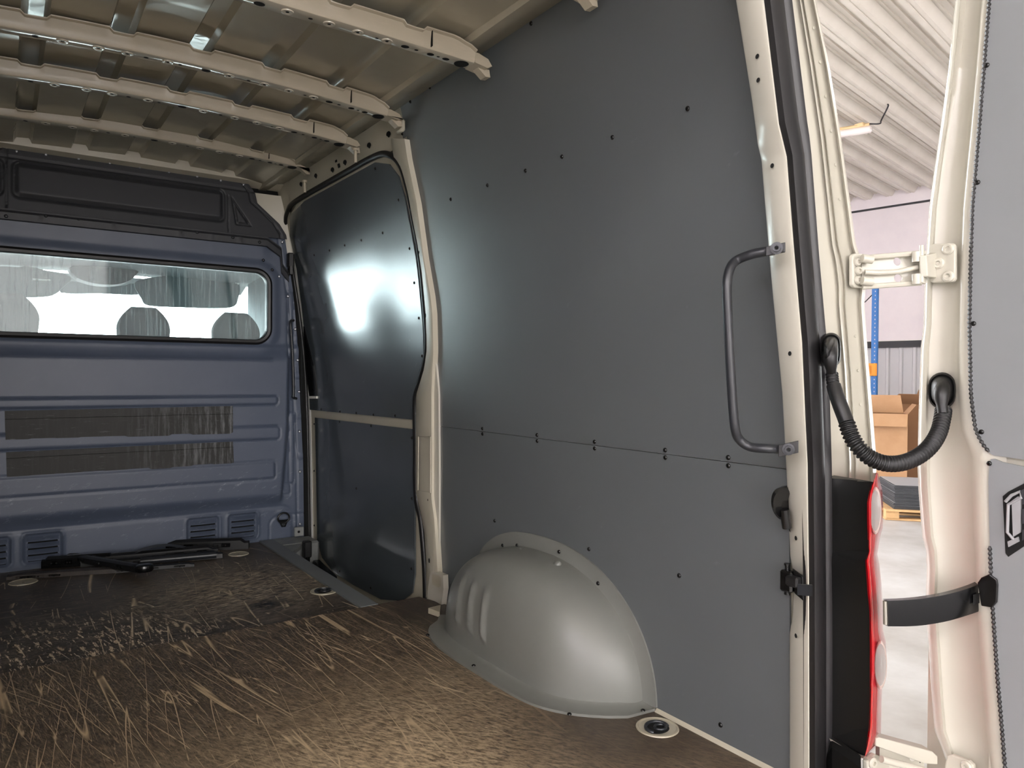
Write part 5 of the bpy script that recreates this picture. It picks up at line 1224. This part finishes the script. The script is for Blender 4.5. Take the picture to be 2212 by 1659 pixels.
view = math.atan2(850, 1588)-math.pi/2
c1 = floorpt(1908, 1046); c1 = c1+ (c1-E0)/np.linalg.norm(c1-E0)*.35
o = carton('cardboard_box', 'open cardboard box with folded flap and pale tape, left beside the rack', c1, .56, .5, 1.0, view+.10, [('f', -.85, .9), ('b', 1.2, 1.1), ('l', 1.0, .8), ('r', .9, .7)])
c2 = floorpt(1966, 1040); c2 = c2+(c2-E0)/np.linalg.norm(c2-E0)*.75+np.array((.1, -.15, 0))
carton('cardboard_box', 'darker open cardboard box seen behind the corrugated conduit', c2, .50, .55, 1.12, view-.35, [('f', .75, .9), ('b', 1.0, 1.0), ('r', .5, .9), ('l', 1.2, .6)], 'card_in')
# pallet with a stack of boards
pc = floorpt(1975, 1128); vd = (pc-E0)/np.linalg.norm(pc-E0); vd[2] = 0; pc = pc+vd*.45; pa = view+.22
ca, sa = math.cos(pa), math.sin(pa); RP = np.array(((ca, -sa, 0), (sa, ca, 0), (0, 0, 1.)))
hx = .62; pc = pc+RP@np.array((.22, 0, 0)); pc[2] = ZF
o = thing('pallet', 'light wooden pallet under the stack of grey boards', 'pallet', pc)
for k in range(5):
    mb = MB(); mb.box(pc+RP@np.array((0, -.36+.18*k, .108)), (1.2, .12, .02), 'wood', rot=RP, bev=.002); mb.build('deck_plank', o, smooth=False)
for x in (-.53, 0, .53):
    for y in (-.34, 0, .34):
        mb = MB(); mb.box(pc+RP@np.array((x, y, .06)), (.13, .12, .075), 'wood', rot=RP, bev=.002); mb.build('block', o, smooth=False)
for y in (-.34, 0, .34):
    mb = MB(); mb.box(pc+RP@np.array((0, y, .012)), (1.2, .10, .02), 'wood', rot=RP, bev=.002); mb.build('bottom_plank', o, smooth=False)
rnd = random.Random(3); NS = 19
me0 = None
for k in range(NS):
    c = pc+RP@np.array((rnd.uniform(-.008, .012)+.05, rnd.uniform(-.008, .008), .1262+.0135*k))
    if me0 is None:
        mb = MB(); mb.box((0, 0, 0), (1.12, .74, .0118), 'sheet'); mb.v = [(x, y, z) for x, y, z in mb.v]; s0 = mb.build('grey_board', smooth=False); me0 = s0.data; ob = s0
        me0.materials.append(MT['sheet_top']); me0.polygons[5].material_index = 1
        for pl in me0.polygons:
            pl.material_index = 1 if abs(pl.normal.z) > .5 else 0
    else:
        ob = s0.copy(); C.objects.link(ob)
    ob.location = c; ob.rotation_euler = (0, 0, pa)
    tag(ob, 'grey board under the topmost one in the stack on the wooden pallet' if k < NS-1 else 'topmost grey board of the stack on the wooden pallet', 'board', 'grey boards stacked on the pallet')
